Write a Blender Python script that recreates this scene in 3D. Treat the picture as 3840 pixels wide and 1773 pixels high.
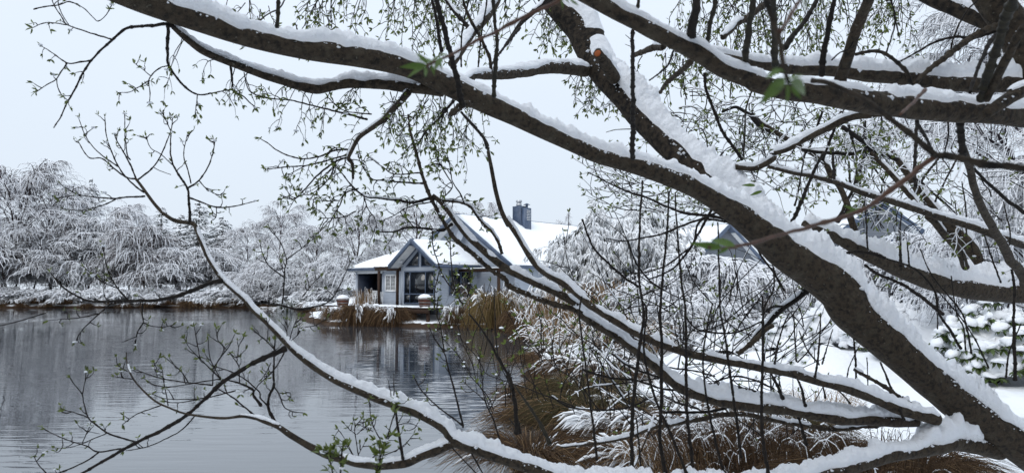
import bpy, math, random
import numpy as np
from mathutils import Vector, Matrix
random.seed(7); np.random.seed(7)
R = math.radians
for o in list(bpy.data.objects): bpy.data.objects.remove(o)
scn = bpy.context.scene
COL = scn.collection

# ---------------------------------------------------------------- camera, sky, sun, exposure
F = 2800.0; CX = 1920.0; CY = 886.5; HZ = 1080.0; CAMZ = 2.2
PITCH = math.atan((HZ - CY) / F)
camd = bpy.data.cameras.new('camera'); cam = bpy.data.objects.new('camera', camd); COL.objects.link(cam)
cam.location = (0, 0, CAMZ); cam.rotation_euler = (math.pi / 2 + PITCH, 0, 0)
camd.sensor_width = 36.0; camd.lens = 36.0 * F / 3840.0; camd.clip_start = 0.05; camd.clip_end = 3000
camd.dof.use_dof = True; camd.dof.focus_distance = 7.0; camd.dof.aperture_fstop = 7.5
scn.camera = cam
SUN_EL, SUN_AZ = 44.0, 205.0           # azimuth clockwise from +Y (ahead of the camera)
w = bpy.data.worlds.new('World'); scn.world = w; w.use_nodes = True
wn = w.node_tree; wn.nodes.clear()
sky = wn.nodes.new('ShaderNodeTexSky'); sky.sky_type = 'NISHITA'; sky.sun_disc = False
sky.sun_elevation = R(SUN_EL); sky.sun_rotation = R(SUN_AZ); sky.air_density = 1.0; sky.dust_density = 2.0
# overcast: an even cloud layer (a little brighter overhead, as overcast skies are) covers most of the clear sky
tc = wn.nodes.new('ShaderNodeTexCoord'); sep = wn.nodes.new('ShaderNodeSeparateXYZ')
ramp = wn.nodes.new('ShaderNodeMapRange'); ramp.inputs[1].default_value = 0.0; ramp.inputs[2].default_value = 1.0
ramp.inputs[3].default_value = 0.96; ramp.inputs[4].default_value = 1.35
cl = wn.nodes.new('ShaderNodeVectorMath'); cl.operation = 'SCALE'; cl.inputs[0].default_value = (8.0, 8.9, 10.0)
mx = wn.nodes.new('ShaderNodeMixRGB'); mx.inputs[0].default_value = 0.93
nz = wn.nodes.new('ShaderNodeTexNoise'); nz.inputs['Scale'].default_value = 2.2; nz.inputs['Detail'].default_value = 4
nm = wn.nodes.new('ShaderNodeMapRange'); nm.inputs[3].default_value = 0.95; nm.inputs[4].default_value = 1.05
mul = wn.nodes.new('ShaderNodeMath'); mul.operation = 'MULTIPLY'
bg = wn.nodes.new('ShaderNodeBackground'); bg.inputs[1].default_value = 0.1
out = wn.nodes.new('ShaderNodeOutputWorld')
L = wn.links.new
L(tc.outputs['Generated'], sep.inputs[0]); L(sep.outputs[2], ramp.inputs[0]); L(tc.outputs['Generated'], nz.inputs['Vector'])
L(nz.outputs[0], nm.inputs[0]); L(ramp.outputs[0], mul.inputs[0]); L(nm.outputs[0], mul.inputs[1])
L(mul.outputs[0], cl.inputs['Scale']); L(sky.outputs[0], mx.inputs[1]); L(cl.outputs[0], mx.inputs[2])
L(mx.outputs[0], bg.inputs[0]); L(bg.outputs[0], out.inputs[0])
sd = bpy.data.lights.new('sun', 'SUN'); sd.energy = 1.3; sd.angle = R(40); sd.color = (1.0, 0.97, 0.93)
sun = bpy.data.objects.new('sun', sd); COL.objects.link(sun)
sv = Vector((math.sin(R(SUN_AZ)) * math.cos(R(SUN_EL)), math.cos(R(SUN_AZ)) * math.cos(R(SUN_EL)), math.sin(R(SUN_EL))))
sun.rotation_euler = sv.to_track_quat('Z', 'Y').to_euler()
vs = scn.view_settings; vs.view_transform = 'Standard'; vs.look = 'None'; vs.gamma = 1.0; vs.exposure = 0.0; vs.use_curve_mapping = False
scn.render.engine = 'CYCLES'

# ---------------------------------------------------------------- helpers
FW = np.array([0, math.cos(PITCH), math.sin(PITCH)]); UPV = np.array([0, -math.sin(PITCH), math.cos(PITCH)]); RT = np.array([1.0, 0, 0])
CAM = np.array([0, 0, CAMZ])
def at(px, py, d):                     # photo pixel + distance -> point of the place
    return CAM + d * ((px - CX) / F * RT - (py - CY) / F * UPV + FW)
def tag(o, label=None, cat=None, group=None, kind=None):
    if label: o['label'] = label
    if cat: o['category'] = cat
    if group: o['group'] = group
    if kind: o['kind'] = kind
    return o
def empty(name, loc=(0, 0, 0), rz=0.0):
    o = bpy.data.objects.new(name, None); COL.objects.link(o); o.location = loc; o.rotation_euler = (0, 0, rz); o.empty_display_size = 0.1
    return o
def link(name, me, parent=None, loc=None, rz=None, rot=None, sc=None):
    o = bpy.data.objects.new(name, me); COL.objects.link(o)
    if parent is not None: o.parent = parent
    if loc is not None: o.location = loc
    if rz is not None: o.rotation_euler = (0, 0, rz)
    if rot is not None: o.rotation_euler = rot
    if sc is not None: o.scale = sc if hasattr(sc, '__len__') else (sc, sc, sc)
    return o
def copy_tree(o, parent=None):
    c = o.copy(); COL.objects.link(c); c.parent = parent
    for ch in list(o.children): copy_tree(ch, c)
    return c
def mesh(name, V, faces, mats, mi=None, smooth=False):
    """faces: (n,k) int array or list of such arrays"""
    V = np.asarray(V, dtype=np.float32).reshape(-1, 3)
    if not isinstance(faces, list): faces = [faces]
    faces = [np.asarray(f, dtype=np.int32) for f in faces if len(f)]
    me = bpy.data.meshes.new(name)
    me.vertices.add(len(V)); me.vertices.foreach_set('co', V.ravel())
    loops = np.concatenate([f.ravel() for f in faces]); cnt = np.concatenate([np.full(len(f), f.shape[1], np.int32) for f in faces])
    st = np.concatenate([[0], np.cumsum(cnt)[:-1]]).astype(np.int32)
    me.loops.add(len(loops)); me.loops.foreach_set('vertex_index', loops)
    me.polygons.add(len(cnt)); me.polygons.foreach_set('loop_start', st)
    try: me.polygons.foreach_set('loop_total', cnt)
    except Exception: pass
    if mi is not None: me.polygons.foreach_set('material_index', np.asarray(mi, dtype=np.int32))
    if smooth: me.polygons.foreach_set('use_smooth', np.ones(len(cnt), dtype=bool))
    for m in (mats if isinstance(mats, (list, tuple)) else [mats]): me.materials.append(m)
    me.update(calc_edges=True); me.validate()
    return me
class MB:                               # collects boxes / prisms / tubes / lathes into one mesh
    def __init__(s): s.v = []; s.f = {}; s.n = 0
    def add(s, V, Fs):
        V = np.asarray(V, float); s.v.append(V)
        for f in Fs: s.f.setdefault(len(f), []).append([i + s.n for i in f])
        s.n += len(V); return s
    def box(s, a, b):
        (x0, y0, z0), (x1, y1, z1) = a, b
        return s.add([(x0, y0, z0), (x1, y0, z0), (x1, y1, z0), (x0, y1, z0), (x0, y0, z1), (x1, y0, z1), (x1, y1, z1), (x0, y1, z1)],
                     [(0, 3, 2, 1), (4, 5, 6, 7), (0, 1, 5, 4), (1, 2, 6, 5), (2, 3, 7, 6), (3, 0, 4, 7)])
    def bar(s, p, q, w, h, up=(0, 0, 1)):
        p, q = Vector(p), Vector(q); t = (q - p).normalized(); sd_ = t.cross(Vector(up)).normalized(); u = sd_.cross(t)
        V = []
        for c in (p, q):
            for a, b in ((-1, -1), (1, -1), (1, 1), (-1, 1)): V.append(c + sd_ * (a * w / 2) + u * (b * h / 2))
        return s.add([tuple(v) for v in V], [(0, 1, 2, 3), (7, 6, 5, 4), (0, 4, 5, 1), (1, 5, 6, 2), (2, 6, 7, 3), (3, 7, 4, 0)])
    def slab(s, pts, th):               # polygon extruded by th against its normal
        P = [Vector(p) for p in pts]; n = (P[1] - P[0]).cross(P[2] - P[0]).normalized()
        k = len(P); V = [tuple(p) for p in P] + [tuple(p - n * th) for p in P]
        Fs = [tuple(range(k)), tuple(range(2 * k - 1, k - 1, -1))] + [(i, i + k, (i + 1) % k + k, (i + 1) % k) for i in range(k)]
        return s.add(V, Fs)
    def lathe(s, prof, n=16, c=(0, 0, 0)):
        V = []; Fs = []
        for (r, z) in prof:
            for i in range(n):
                a = 2 * math.pi * i / n; V.append((c[0] + r * math.cos(a), c[1] + r * math.sin(a), c[2] + z))
        for j in range(len(prof) - 1):
            for i in range(n): Fs.append((j * n + i, j * n + (i + 1) % n, (j + 1) * n + (i + 1) % n, (j + 1) * n + i))
        return s.add(V, Fs)
    def mesh(s, name, mats, smooth=False):
        return mesh(name, np.concatenate(s.v), [np.array(f) for f in s.f.values()], mats, smooth=smooth)
    def build(s, name, mats, parent=None, smooth=False, loc=None):
        return link(name, s.mesh(name, mats, smooth), parent, loc)

def _h(ix, iy, iz, seed):
    n = (ix * 73856093) ^ (iy * 19349663) ^ (iz * 83492791) ^ (seed * 2654435761)
    n = (n ^ (n >> 13)) * 1274126177 & 0x7fffffff
    n = (n ^ (n >> 16)) & 0xffffff
    return n / float(0xffffff)
def vnoise(P, scale, seed=0):           # value noise in [-1,1], P (...,3)
    Q = np.asarray(P, float) * scale + 1000.0
    I = np.floor(Q).astype(np.int64); f = Q - I; f = f * f * (3 - 2 * f); r = 0
    for a in (0, 1):
        for b in (0, 1):
            for c in (0, 1):
                wgt = (f[..., 0] if a else 1 - f[..., 0]) * (f[..., 1] if b else 1 - f[..., 1]) * (f[..., 2] if c else 1 - f[..., 2])
                r = r + wgt * _h(I[..., 0] + a, I[..., 1] + b, I[..., 2] + c, seed)
    return r * 2 - 1
def nrm(v): return v / (np.linalg.norm(v, axis=-1, keepdims=True) + 1e-12)

# ---------------------------------------------------------------- materials
def mat(name, col, rough=0.7, spec=0.3, noise=None, bump=None, var=None, metal=0.0):
    """noise=(scale, colour2, lo, hi): mixed by noise; bump=(scale, strength, dist)"""
    m = bpy.data.materials.new(name); m.use_nodes = True; nt = m.node_tree; p = nt.nodes['Principled BSDF']
    p.inputs['Base Color'].default_value = (*col, 1); p.inputs['Roughness'].default_value = rough; p.inputs['Metallic'].default_value = metal
    p.inputs['Specular IOR Level'].default_value = spec
    tcn = nt.nodes.new('ShaderNodeTexCoord'); src = None
    def ns(scale, detail=4):
        n = nt.nodes.new('ShaderNodeTexNoise'); n.inputs['Scale'].default_value = scale; n.inputs['Detail'].default_value = detail
        nt.links.new(tcn.outputs['Object'], n.inputs['Vector']); return n
    if noise:
        for (sc, c2, lo, hi) in (noise if isinstance(noise, list) else [noise]):
            n = ns(sc); mr = nt.nodes.new('ShaderNodeMapRange'); mr.inputs[1].default_value = lo; mr.inputs[2].default_value = hi
            mm = nt.nodes.new('ShaderNodeMixRGB'); mm.inputs[2].default_value = (*c2, 1)
            if src is None: mm.inputs[1].default_value = (*col, 1)
            else: nt.links.new(src, mm.inputs[1])
            nt.links.new(n.outputs[0], mr.inputs[0]); nt.links.new(mr.outputs[0], mm.inputs[0]); src = mm.outputs[0]
    if var:                              # each object / each loose piece its own tint
        oi = nt.nodes.new('ShaderNodeNewGeometry'); hv = nt.nodes.new('ShaderNodeHueSaturation')
        mr = nt.nodes.new('ShaderNodeMapRange'); mr.inputs[3].default_value = 1 - var; mr.inputs[4].default_value = 1 + var
        nt.links.new(oi.outputs['Random Per Island'], mr.inputs[0]); nt.links.new(mr.outputs[0], hv.inputs['Value'])
        if src is None: hv.inputs['Color'].default_value = (*col, 1)
        else: nt.links.new(src, hv.inputs['Color'])
        src = hv.outputs[0]
    if src is not None: nt.links.new(src, p.inputs['Base Color'])
    if bump:
        prev = None
        for (sc, st, di) in (bump if isinstance(bump, list) else [bump]):
            n = ns(sc, 6); b = nt.nodes.new('ShaderNodeBump'); b.inputs['Strength'].default_value = st; b.inputs['Distance'].default_value = di
            nt.links.new(n.outputs[0], b.inputs['Height'])
            if prev: nt.links.new(prev, b.inputs['Normal'])
            prev = b.outputs[0]
        nt.links.new(prev, p.inputs['Normal'])
    return m
M = {}
M['snow'] = mat('snow', (0.86, 0.88, 0.91), 0.85, 0.15, bump=[(14, 0.5, 0.05), (90, 0.4, 0.01)])
M['branch_snow'] = mat('branch_snow', (0.84, 0.86, 0.90), 0.85, 0.12, bump=[(70, 0.7, 0.012), (320, 0.6, 0.004)])
M['roof_snow'] = mat('roof_snow', (0.88, 0.90, 0.93), 0.85, 0.12, bump=[(3, 0.4, 0.05), (25, 0.35, 0.02)])
M['bark'] = mat('bark', (0.050, 0.037, 0.025), 0.75, 0.2, noise=[(60, (0.016, 0.013, 0.010), 0.45, 0.66), (22, (0.068, 0.056, 0.040), 0.50, 0.75), (90, (0.15, 0.14, 0.11), 0.66, 0.78)],
                bump=[(30, 0.9, 0.02), (75, 0.9, 0.010), (190, 0.7, 0.004)])
M['bark_grey'] = mat('bark_grey', (0.042, 0.032, 0.023), 0.85, 0.2, noise=[(40, (0.010, 0.0085, 0.0075), 0.42, 0.62), (110, (0.085, 0.078, 0.062), 0.64, 0.8)], bump=[(40, 0.8, 0.012), (150, 0.6, 0.004)])
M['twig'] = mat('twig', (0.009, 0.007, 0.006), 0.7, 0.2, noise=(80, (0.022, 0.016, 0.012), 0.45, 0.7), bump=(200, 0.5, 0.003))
M['shoot'] = mat('shoot', (0.022, 0.018, 0.009), 0.6, 0.25, noise=(60, (0.008, 0.007, 0.005), 0.4, 0.65), bump=(150, 0.4, 0.003))
M['red_twig'] = mat('red_twig', (0.085, 0.036, 0.018), 0.55, 0.35, noise=(60, (0.06, 0.028, 0.018), 0.42, 0.68), bump=(150, 0.4, 0.003))
M['cut_wood'] = mat('cut_wood', (0.30, 0.085, 0.03), 0.7, 0.2, noise=(70, (0.32, 0.08, 0.02), 0.4, 0.7), bump=(90, 0.4, 0.004))
M['leaf'] = mat('leaf', (0.095, 0.125, 0.020), 0.55, 0.35, var=0.45)
M['near_leaf'] = mat('near_leaf', (0.095, 0.165, 0.020), 0.45, 0.35, noise=(40, (0.05, 0.10, 0.012), 0.4, 0.7), bump=(120, 0.3, 0.002))
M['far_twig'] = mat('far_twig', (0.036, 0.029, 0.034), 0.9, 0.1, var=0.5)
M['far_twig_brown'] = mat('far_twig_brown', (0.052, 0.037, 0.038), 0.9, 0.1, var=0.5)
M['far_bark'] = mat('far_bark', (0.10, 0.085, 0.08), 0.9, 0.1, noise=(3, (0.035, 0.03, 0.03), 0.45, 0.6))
M['far_snow'] = mat('far_snow', (0.86, 0.88, 0.92), 0.9, 0.1)
M['needle'] = mat('needle', (0.035, 0.050, 0.036), 0.8, 0.1, var=0.4)
M['sedge'] = mat('sedge', (0.066, 0.038, 0.019), 0.7, 0.2, var=0.55)
M['sedge_green'] = mat('sedge_green', (0.050, 0.040, 0.016), 0.7, 0.2, var=0.5)
M['sedge_yellow'] = mat('sedge_yellow', (0.15, 0.105, 0.040), 0.7, 0.2, var=0.5)
M['straw'] = mat('straw', (0.24, 0.155, 0.08), 0.7, 0.2, var=0.4)
M['flax'] = mat('flax', (0.045, 0.055, 0.030), 0.5, 0.3, var=0.4)
M['bamboo_leaf'] = mat('bamboo_leaf', (0.030, 0.034, 0.020), 0.6, 0.25, var=0.45)
M['broad_leaf'] = mat('broad_leaf', (0.055, 0.085, 0.020), 0.45, 0.4, var=0.4)

# ---------------------------------------------------------------- the setting: ground and pond
SHORE = np.array([(-95, 2.0), (-40, 2.5), (-6, 3.2), (-1.6, 5.0), (-0.6, 7.5), (0.0, 9.5), (0.75, 11.5), (0.9, 14), (0.5, 16.5), (0.35, 19), (0.7, 23), (1.2, 29),
                  (1.6, 35), (0.8, 39.5), (-1.5, 41.4), (-4, 42.2), (-7, 43.2), (-9.5, 44.2), (-11.6, 46), (-13.4, 49.5), (-15.5, 56), (-18, 66), (-21, 78),
                  (-26, 83), (-40, 84.5), (-58, 83.5), (-80, 82), (-110, 70), (-120, 30)], float)
def shore_dist(x, y):                   # > 0 on land
    x = np.asarray(x, float); y = np.asarray(y, float)
    dmin = np.full(x.shape, 1e9); inside = np.zeros(x.shape, bool); n = len(SHORE)
    for i in range(n):
        a = SHORE[i]; b = SHORE[(i + 1) % n]; e = b - a; L2 = (e ** 2).sum()
        t = np.clip(((x - a[0]) * e[0] + (y - a[1]) * e[1]) / L2, 0, 1)
        dmin = np.minimum(dmin, np.hypot(x - a[0] - t * e[0], y - a[1] - t * e[1]))
        c = (a[1] > y) != (b[1] > y)
        xi = a[0] + (y - a[1]) * e[0] / (e[1] if abs(e[1]) > 1e-9 else 1e-9)
        inside ^= c & (x < xi)
    return np.where(inside, -dmin, dmin)
def sm(t): t = np.clip(t, 0, 1); return t * t * (3 - 2 * t)
def gz(x, y):
    x = np.asarray(x, float); y = np.asarray(y, float)
    P = np.stack([x, y, 0 * x], -1)
    s = shore_dist(x, y) + 0.35 * vnoise(P, 0.9, 3) + 0.12 * vnoise(P, 3.1, 4)
    land = 0.24 * sm(s / 0.45) + 0.42 * sm(s / 6.0) + 0.35 * sm((s - 3) / 30.0) + (0.10 * vnoise(P, 0.35, 5) + 0.045 * vnoise(P, 1.6, 6)) * sm(s / 2.0)
    land = land + np.where(y > 60, 1.1 * sm(s / 7.0), 0)
    return np.where(s > 0, land, -0.9 * sm(-s / 2.2) - 0.02)
def gz1(x, y): return float(gz(np.array([x]), np.array([y]))[0])
def spans(*a):
    r = []
    for (lo, hi, st) in a: r.append(np.arange(lo, hi, st))
    return np.concatenate(r)
gx = spans((-900, -150, 50), (-150, -40, 4), (-40, -14, 1.0), (-14, -2, 0.5), (-2, 8, 0.11), (8, 20, 0.4), (20, 60, 2), (60, 150, 10), (150, 901, 50))
gy = spans((-60, 0, 4), (0, 5, 0.5), (5, 22, 0.14), (22, 52, 0.35), (52, 95, 1.0), (95, 150, 5), (150, 1500, 75))
GX, GY = np.meshgrid(gx, gy, indexing='ij'); GZ = gz(GX, GY)
nr = (GX > -2.2) & (GX < 9) & (GY > 4) & (GY < 24) & (GZ > 0.25)       # lumps of snow lying over grass close by
PP = np.stack([GX, GY, 0 * GX], -1)
GZ = GZ + np.where(nr, 0.09 * np.maximum(0, vnoise(PP, 2.2, 11)) + 0.04 * vnoise(PP, 5.5, 12), 0)
def grid_faces(n, m):
    i, j = np.meshgrid(np.arange(n - 1), np.arange(m - 1), indexing='ij'); a = (i * m + j).ravel()
    return np.stack([a, a + m, a + m + 1, a + 1], 1)
m = mat('snowy_ground', (0.86, 0.88, 0.91), 0.85, 0.15, bump=[(6, 0.5, 0.06), (40, 0.4, 0.015)]); M['ground'] = m
nt = m.node_tree; p = nt.nodes['Principled BSDF']
geo = nt.nodes.new('ShaderNodeNewGeometry'); sp_ = nt.nodes.new('ShaderNodeSeparateXYZ'); n1 = nt.nodes.new('ShaderNodeTexNoise'); n1.inputs['Scale'].default_value = 1.7; n1.inputs['Detail'].default_value = 6
ad = nt.nodes.new('ShaderNodeMath'); ad.operation = 'MULTIPLY_ADD'; ad.inputs[1].default_value = 0.34; mr = nt.nodes.new('ShaderNodeMapRange'); mr.inputs[1].default_value = 0.355; mr.inputs[2].default_value = 0.385
mm = nt.nodes.new('ShaderNodeMixRGB'); mm.inputs[1].default_value = (0.050, 0.030, 0.018, 1); mm.inputs[2].default_value = (0.86, 0.88, 0.91, 1)
nt.links.new(geo.outputs['Position'], sp_.inputs[0]); nt.links.new(geo.outputs['Position'], n1.inputs['Vector']); nt.links.new(n1.outputs[0], ad.inputs[0]); nt.links.new(sp_.outputs[2], ad.inputs[2])
nt.links.new(ad.outputs[0], mr.inputs[0]); nt.links.new(mr.outputs[0], mm.inputs[0]); nt.links.new(mm.outputs[0], p.inputs['Base Color'])
tag(link('ground', mesh('ground', np.stack([GX, GY, GZ], -1), grid_faces(len(gx), len(gy)), M['ground'], smooth=True)), kind='structure')

wm = bpy.data.materials.new('pond_water'); wm.use_nodes = True; nt = wm.node_tree; p = nt.nodes['Principled BSDF']
p.inputs['Base Color'].default_value = (0.040, 0.048, 0.060, 1); p.inputs['Roughness'].default_value = 0.015; p.inputs['IOR'].default_value = 2.1; p.inputs['Specular IOR Level'].default_value = 0.5
geo = nt.nodes.new('ShaderNodeNewGeometry'); prev = None
def wave(sx, sy, scale, strength, dist, rot=0.0, patch=None):
    global prev
    mp = nt.nodes.new('ShaderNodeMapping'); mp.inputs['Scale'].default_value = (sx, sy, 1); mp.inputs['Rotation'].default_value = (0, 0, rot)
    n = nt.nodes.new('ShaderNodeTexNoise'); n.inputs['Scale'].default_value = scale; n.inputs['Detail'].default_value = 1.5; n.inputs['Distortion'].default_value = 0.2
    b = nt.nodes.new('ShaderNodeBump'); b.inputs['Strength'].default_value = strength; b.inputs['Distance'].default_value = dist
    nt.links.new(geo.outputs['Position'], mp.inputs[0]); nt.links.new(mp.outputs[0], n.inputs['Vector']); nt.links.new(n.outputs[0], b.inputs['Height'])
    if patch:
        q = nt.nodes.new('ShaderNodeTexNoise'); q.inputs['Scale'].default_value = patch; q.inputs['Detail'].default_value = 2
        r_ = nt.nodes.new('ShaderNodeMapRange'); r_.inputs[1].default_value = 0.38; r_.inputs[2].default_value = 0.62; r_.inputs[3].default_value = 0.12 * strength; r_.inputs[4].default_value = strength
        nt.links.new(geo.outputs['Position'], q.inputs['Vector']); nt.links.new(q.outputs[0], r_.inputs[0]); nt.links.new(r_.outputs[0], b.inputs['Strength'])
    if prev: nt.links.new(prev, b.inputs['Normal'])
    prev = b.outputs[0]
wave(0.20, 1.0, 4.2, 1.0, 0.0115, R(10), 0.11)
wave(0.25, 1.0, 9.0, 0.8, 0.0026, R(-6), 0.2)
wave(0.35, 1.0, 1.3, 0.5, 0.012, R(5), 0.07)
nt.links.new(prev, p.inputs['Normal'])
WX, WY = np.meshgrid(np.array([-130, -40, 5.0]), np.array([-2.0, 30, 60, 95]), indexing='ij')
tag(link('pond_water', mesh('pond_water', np.stack([WX, WY, 0 * WX], -1), grid_faces(3, 4), wm)), kind='structure')

# ---------------------------------------------------------------- vegetation builders
def prisms(P, r, snow=0.0, lift=None):
    """P (N,K,3) polylines, r (N,K) radii -> V, quads, material index (0 = wood, 1 = snow on the upper faces)"""
    N, K, _ = P.shape
    T = np.empty_like(P); T[:, 1:-1] = P[:, 2:] - P[:, :-2]; T[:, 0] = P[:, 1] - P[:, 0]; T[:, -1] = P[:, -1] - P[:, -2]; T = nrm(T)
    S = np.cross(T, np.array([0, 0, 1.0])); ln = np.linalg.norm(S, axis=-1, keepdims=True)
    S = np.where(ln < 0.08, np.array([1.0, 0.15, 0]), S); S = nrm(S); U = np.cross(S, T)
    r = r[..., None]; lift = (np.full((N, K, 1), snow) if lift is None else lift[..., None])
    V = np.stack([P + U * (r + lift), P + S * (r + lift * 0.35), P - U * r, P - S * (r + lift * 0.35)], 2).reshape(-1, 3)
    b = (np.arange(N)[:, None] * K + np.arange(K - 1)[None]).ravel() * 4
    Q = []; MI = []
    for k in range(4):
        k2 = (k + 1) % 4; Q.append(np.stack([b + k, b + k2, b + 4 + k2, b + 4 + k], 1)); MI.append(np.full(len(b), 1 if k in (0, 3) else 0))
    return V, np.concatenate(Q), np.concatenate(MI)
class Acc:
    def __init__(s): s.V = []; s.Q = []; s.M = []; s.n = 0
    def add(s, V, Q, MI): s.V.append(V); s.Q.append(Q + s.n); s.M.append(MI); s.n += len(V)
    def lines(s, P, r, snow=0.0, mats=(0, 1), lift=None):
        V, Q, MI = prisms(np.asarray(P, float), np.asarray(r, float), snow, lift); s.add(V, Q, np.where(MI == 1, mats[1], mats[0]))
    def mesh(s, name, mats): return mesh(name, np.concatenate(s.V), np.concatenate(s.Q), mats, np.concatenate(s.M))
def rnd(a, b, *s): return np.random.uniform(a, b, s if s else None)

def sample_lines(P, idx, t):            # points at fraction t along polylines P[idx]
    K = P.shape[1]; f = t * (K - 1); i = np.minimum(f.astype(int), K - 2); f = (f - i)[:, None]
    return P[idx, i] * (1 - f) + P[idx, i + 1] * f, nrm(P[idx, i + 1] - P[idx, i])

def weeping(seed, H, W, nl=26, ns=5, ntw=2200, tw=(0.5, 1.7), rt=0.016, snow=0.018, brown=0.0, lo=0.12, trunk_r=None, top=0.9, dome=False, dr=0.55):
    """snow-laden birch-like tree: rising limbs that arch over and hanging twigs; returns trunk mesh, crown mesh"""
    np.random.seed(seed)
    tr = trunk_r or H * 0.011
    K = 9; t = np.linspace(0, 1, K)
    bend = np.cumsum(rnd(-1, 1, K, 2) * H * 0.012, 0)
    tp = np.stack([bend[:, 0], bend[:, 1], t * H * top], 1); tp[0, :2] = 0
    A = Acc(); A.lines(tp[None], (tr * (1 - 0.85 * t))[None], 0.0, (0, 0))
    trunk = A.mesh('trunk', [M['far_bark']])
    # limbs
    u = rnd(0, 1, nl) ** 0.8 * (1 - lo) + lo; az = np.arange(nl) * 2.39996 + rnd(-0.4, 0.4, nl)
    s0, _ = sample_lines(tp[None], np.zeros(nl, int), u * 0.98)
    prof = np.where(u < 0.35, 0.65 + u, np.clip(1.15 - 0.95 * (u - 0.3), 0.25, 1)) if not dome else np.clip(1.1 - 0.7 * u, 0.35, 1)
    Ls = W / 2 * prof * rnd(0.7, 1.1, nl)
    K1 = 8; s = np.linspace(0, 1, K1)
    rise = Ls * (rnd(0.5, 1.1, nl) if dome else rnd(0.6, 1.5, nl)); drop = Ls * rnd(0.45, 1.05, nl) * (1.0 if dome else dr)
    hz = s[None] * Ls[:, None]; vz = rise[:, None] * np.sin(s[None] * 2.0) - drop[:, None] * s[None] ** 2.6
    wob = np.cumsum(rnd(-1, 1, nl, K1) * 0.05, 1)
    P1 = np.stack([s0[:, 0, None] + hz * np.cos(az[:, None] + wob), s0[:, 1, None] + hz * np.sin(az[:, None] + wob), s0[:, 2, None] + vz], -1)
    A = Acc(); r1 = np.maximum(tr * 0.42 * (1 - u[:, None] * 0.5) * (1 - 0.82 * s[None]), rt)
    A.lines(P1, r1, snow * 1.6)
    # sublimbs
    n2 = nl * ns; idx = np.repeat(np.arange(nl), ns); tt = rnd(0.2, 0.98, n2)
    q, d = sample_lines(P1, idx, tt); a2 = np.arctan2(d[:, 1], d[:, 0]) + rnd(-1.3, 1.3, n2)
    L2 = Ls[idx] * rnd(0.22, 0.6, n2); K2 = 6; s = np.linspace(0, 1, K2)
    hz = s[None] * L2[:, None]; vz = (L2 * rnd(0.2, 0.8, n2))[:, None] * np.sin(s[None] * 2.2) - (L2 * rnd(0.3, 1.3, n2) * (1.0 if dome else dr + 0.1))[:, None] * s[None] ** 2.2
    wob = np.cumsum(rnd(-1, 1, n2, K2) * 0.09, 1)
    P2 = np.stack([q[:, 0, None] + hz * np.cos(a2[:, None] + wob), q[:, 1, None] + hz * np.sin(a2[:, None] + wob), np.maximum(q[:, 2, None] + vz, 0.1)], -1)
    A.lines(P2, np.maximum(rt * 1.7 * (1 - 0.6 * s[None]), rt * 0.8) * np.ones((n2, 1)), snow * 1.25)
    # hanging twigs
    n3 = ntw; pick = rnd(0, 1, n3) < 0.3; idx = np.random.randint(0, n2, n3); q, d = sample_lines(P2, idx, rnd(0.15, 1, n3))
    q1, d1 = sample_lines(P1, np.random.randint(0, nl, n3), rnd(0.35, 1, n3)); q = np.where(pick[:, None], q1, q); d = np.where(pick[:, None], d1, d)
    a3 = np.arctan2(d[:, 1], d[:, 0]) + rnd(-1.2, 1.2, n3); L3 = rnd(tw[0], tw[1], n3) * rnd(0.5, 1, n3); K3 = 4; s = np.linspace(0, 1, K3)
    out_ = rnd(0.45, 1.0, n3)
    hz = (L3 * out_)[:, None] * (1 - (1 - s[None]) ** 1.8); vz = 0.12 * L3[:, None] * np.sin(s[None] * 3) - (L3 * rnd(0.25, 0.95, n3))[:, None] * s[None] ** 1.9
    wob = np.cumsum(rnd(-1, 1, n3, K3) * 0.12, 1)
    P3 = np.stack([q[:, 0, None] + hz * np.cos(a3[:, None] + wob), q[:, 1, None] + hz * np.sin(a3[:, None] + wob), np.maximum(q[:, 2, None] + vz, 0.03)], -1)
    r3 = np.ones((n3, 1)) * rt * np.linspace(1, 0.55, K3)[None]; sn = rnd(0, 1, n3)
    lift = (snow * np.where(sn < 0.2, 0.0, 0.35 + sn * 1.15))[:, None] * np.linspace(1.1, 0.75, K3)[None]
    dk = sn < 0.2 + brown
    A.lines(P3[dk], r3[dk], 0, (0, 0)); A.lines(P3[~dk], r3[~dk], 0, (0, 1), lift[~dk])
    return trunk, A.mesh('crown', [M['far_twig_brown' if brown > 0.05 else 'far_twig'], M['far_snow']])

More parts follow.
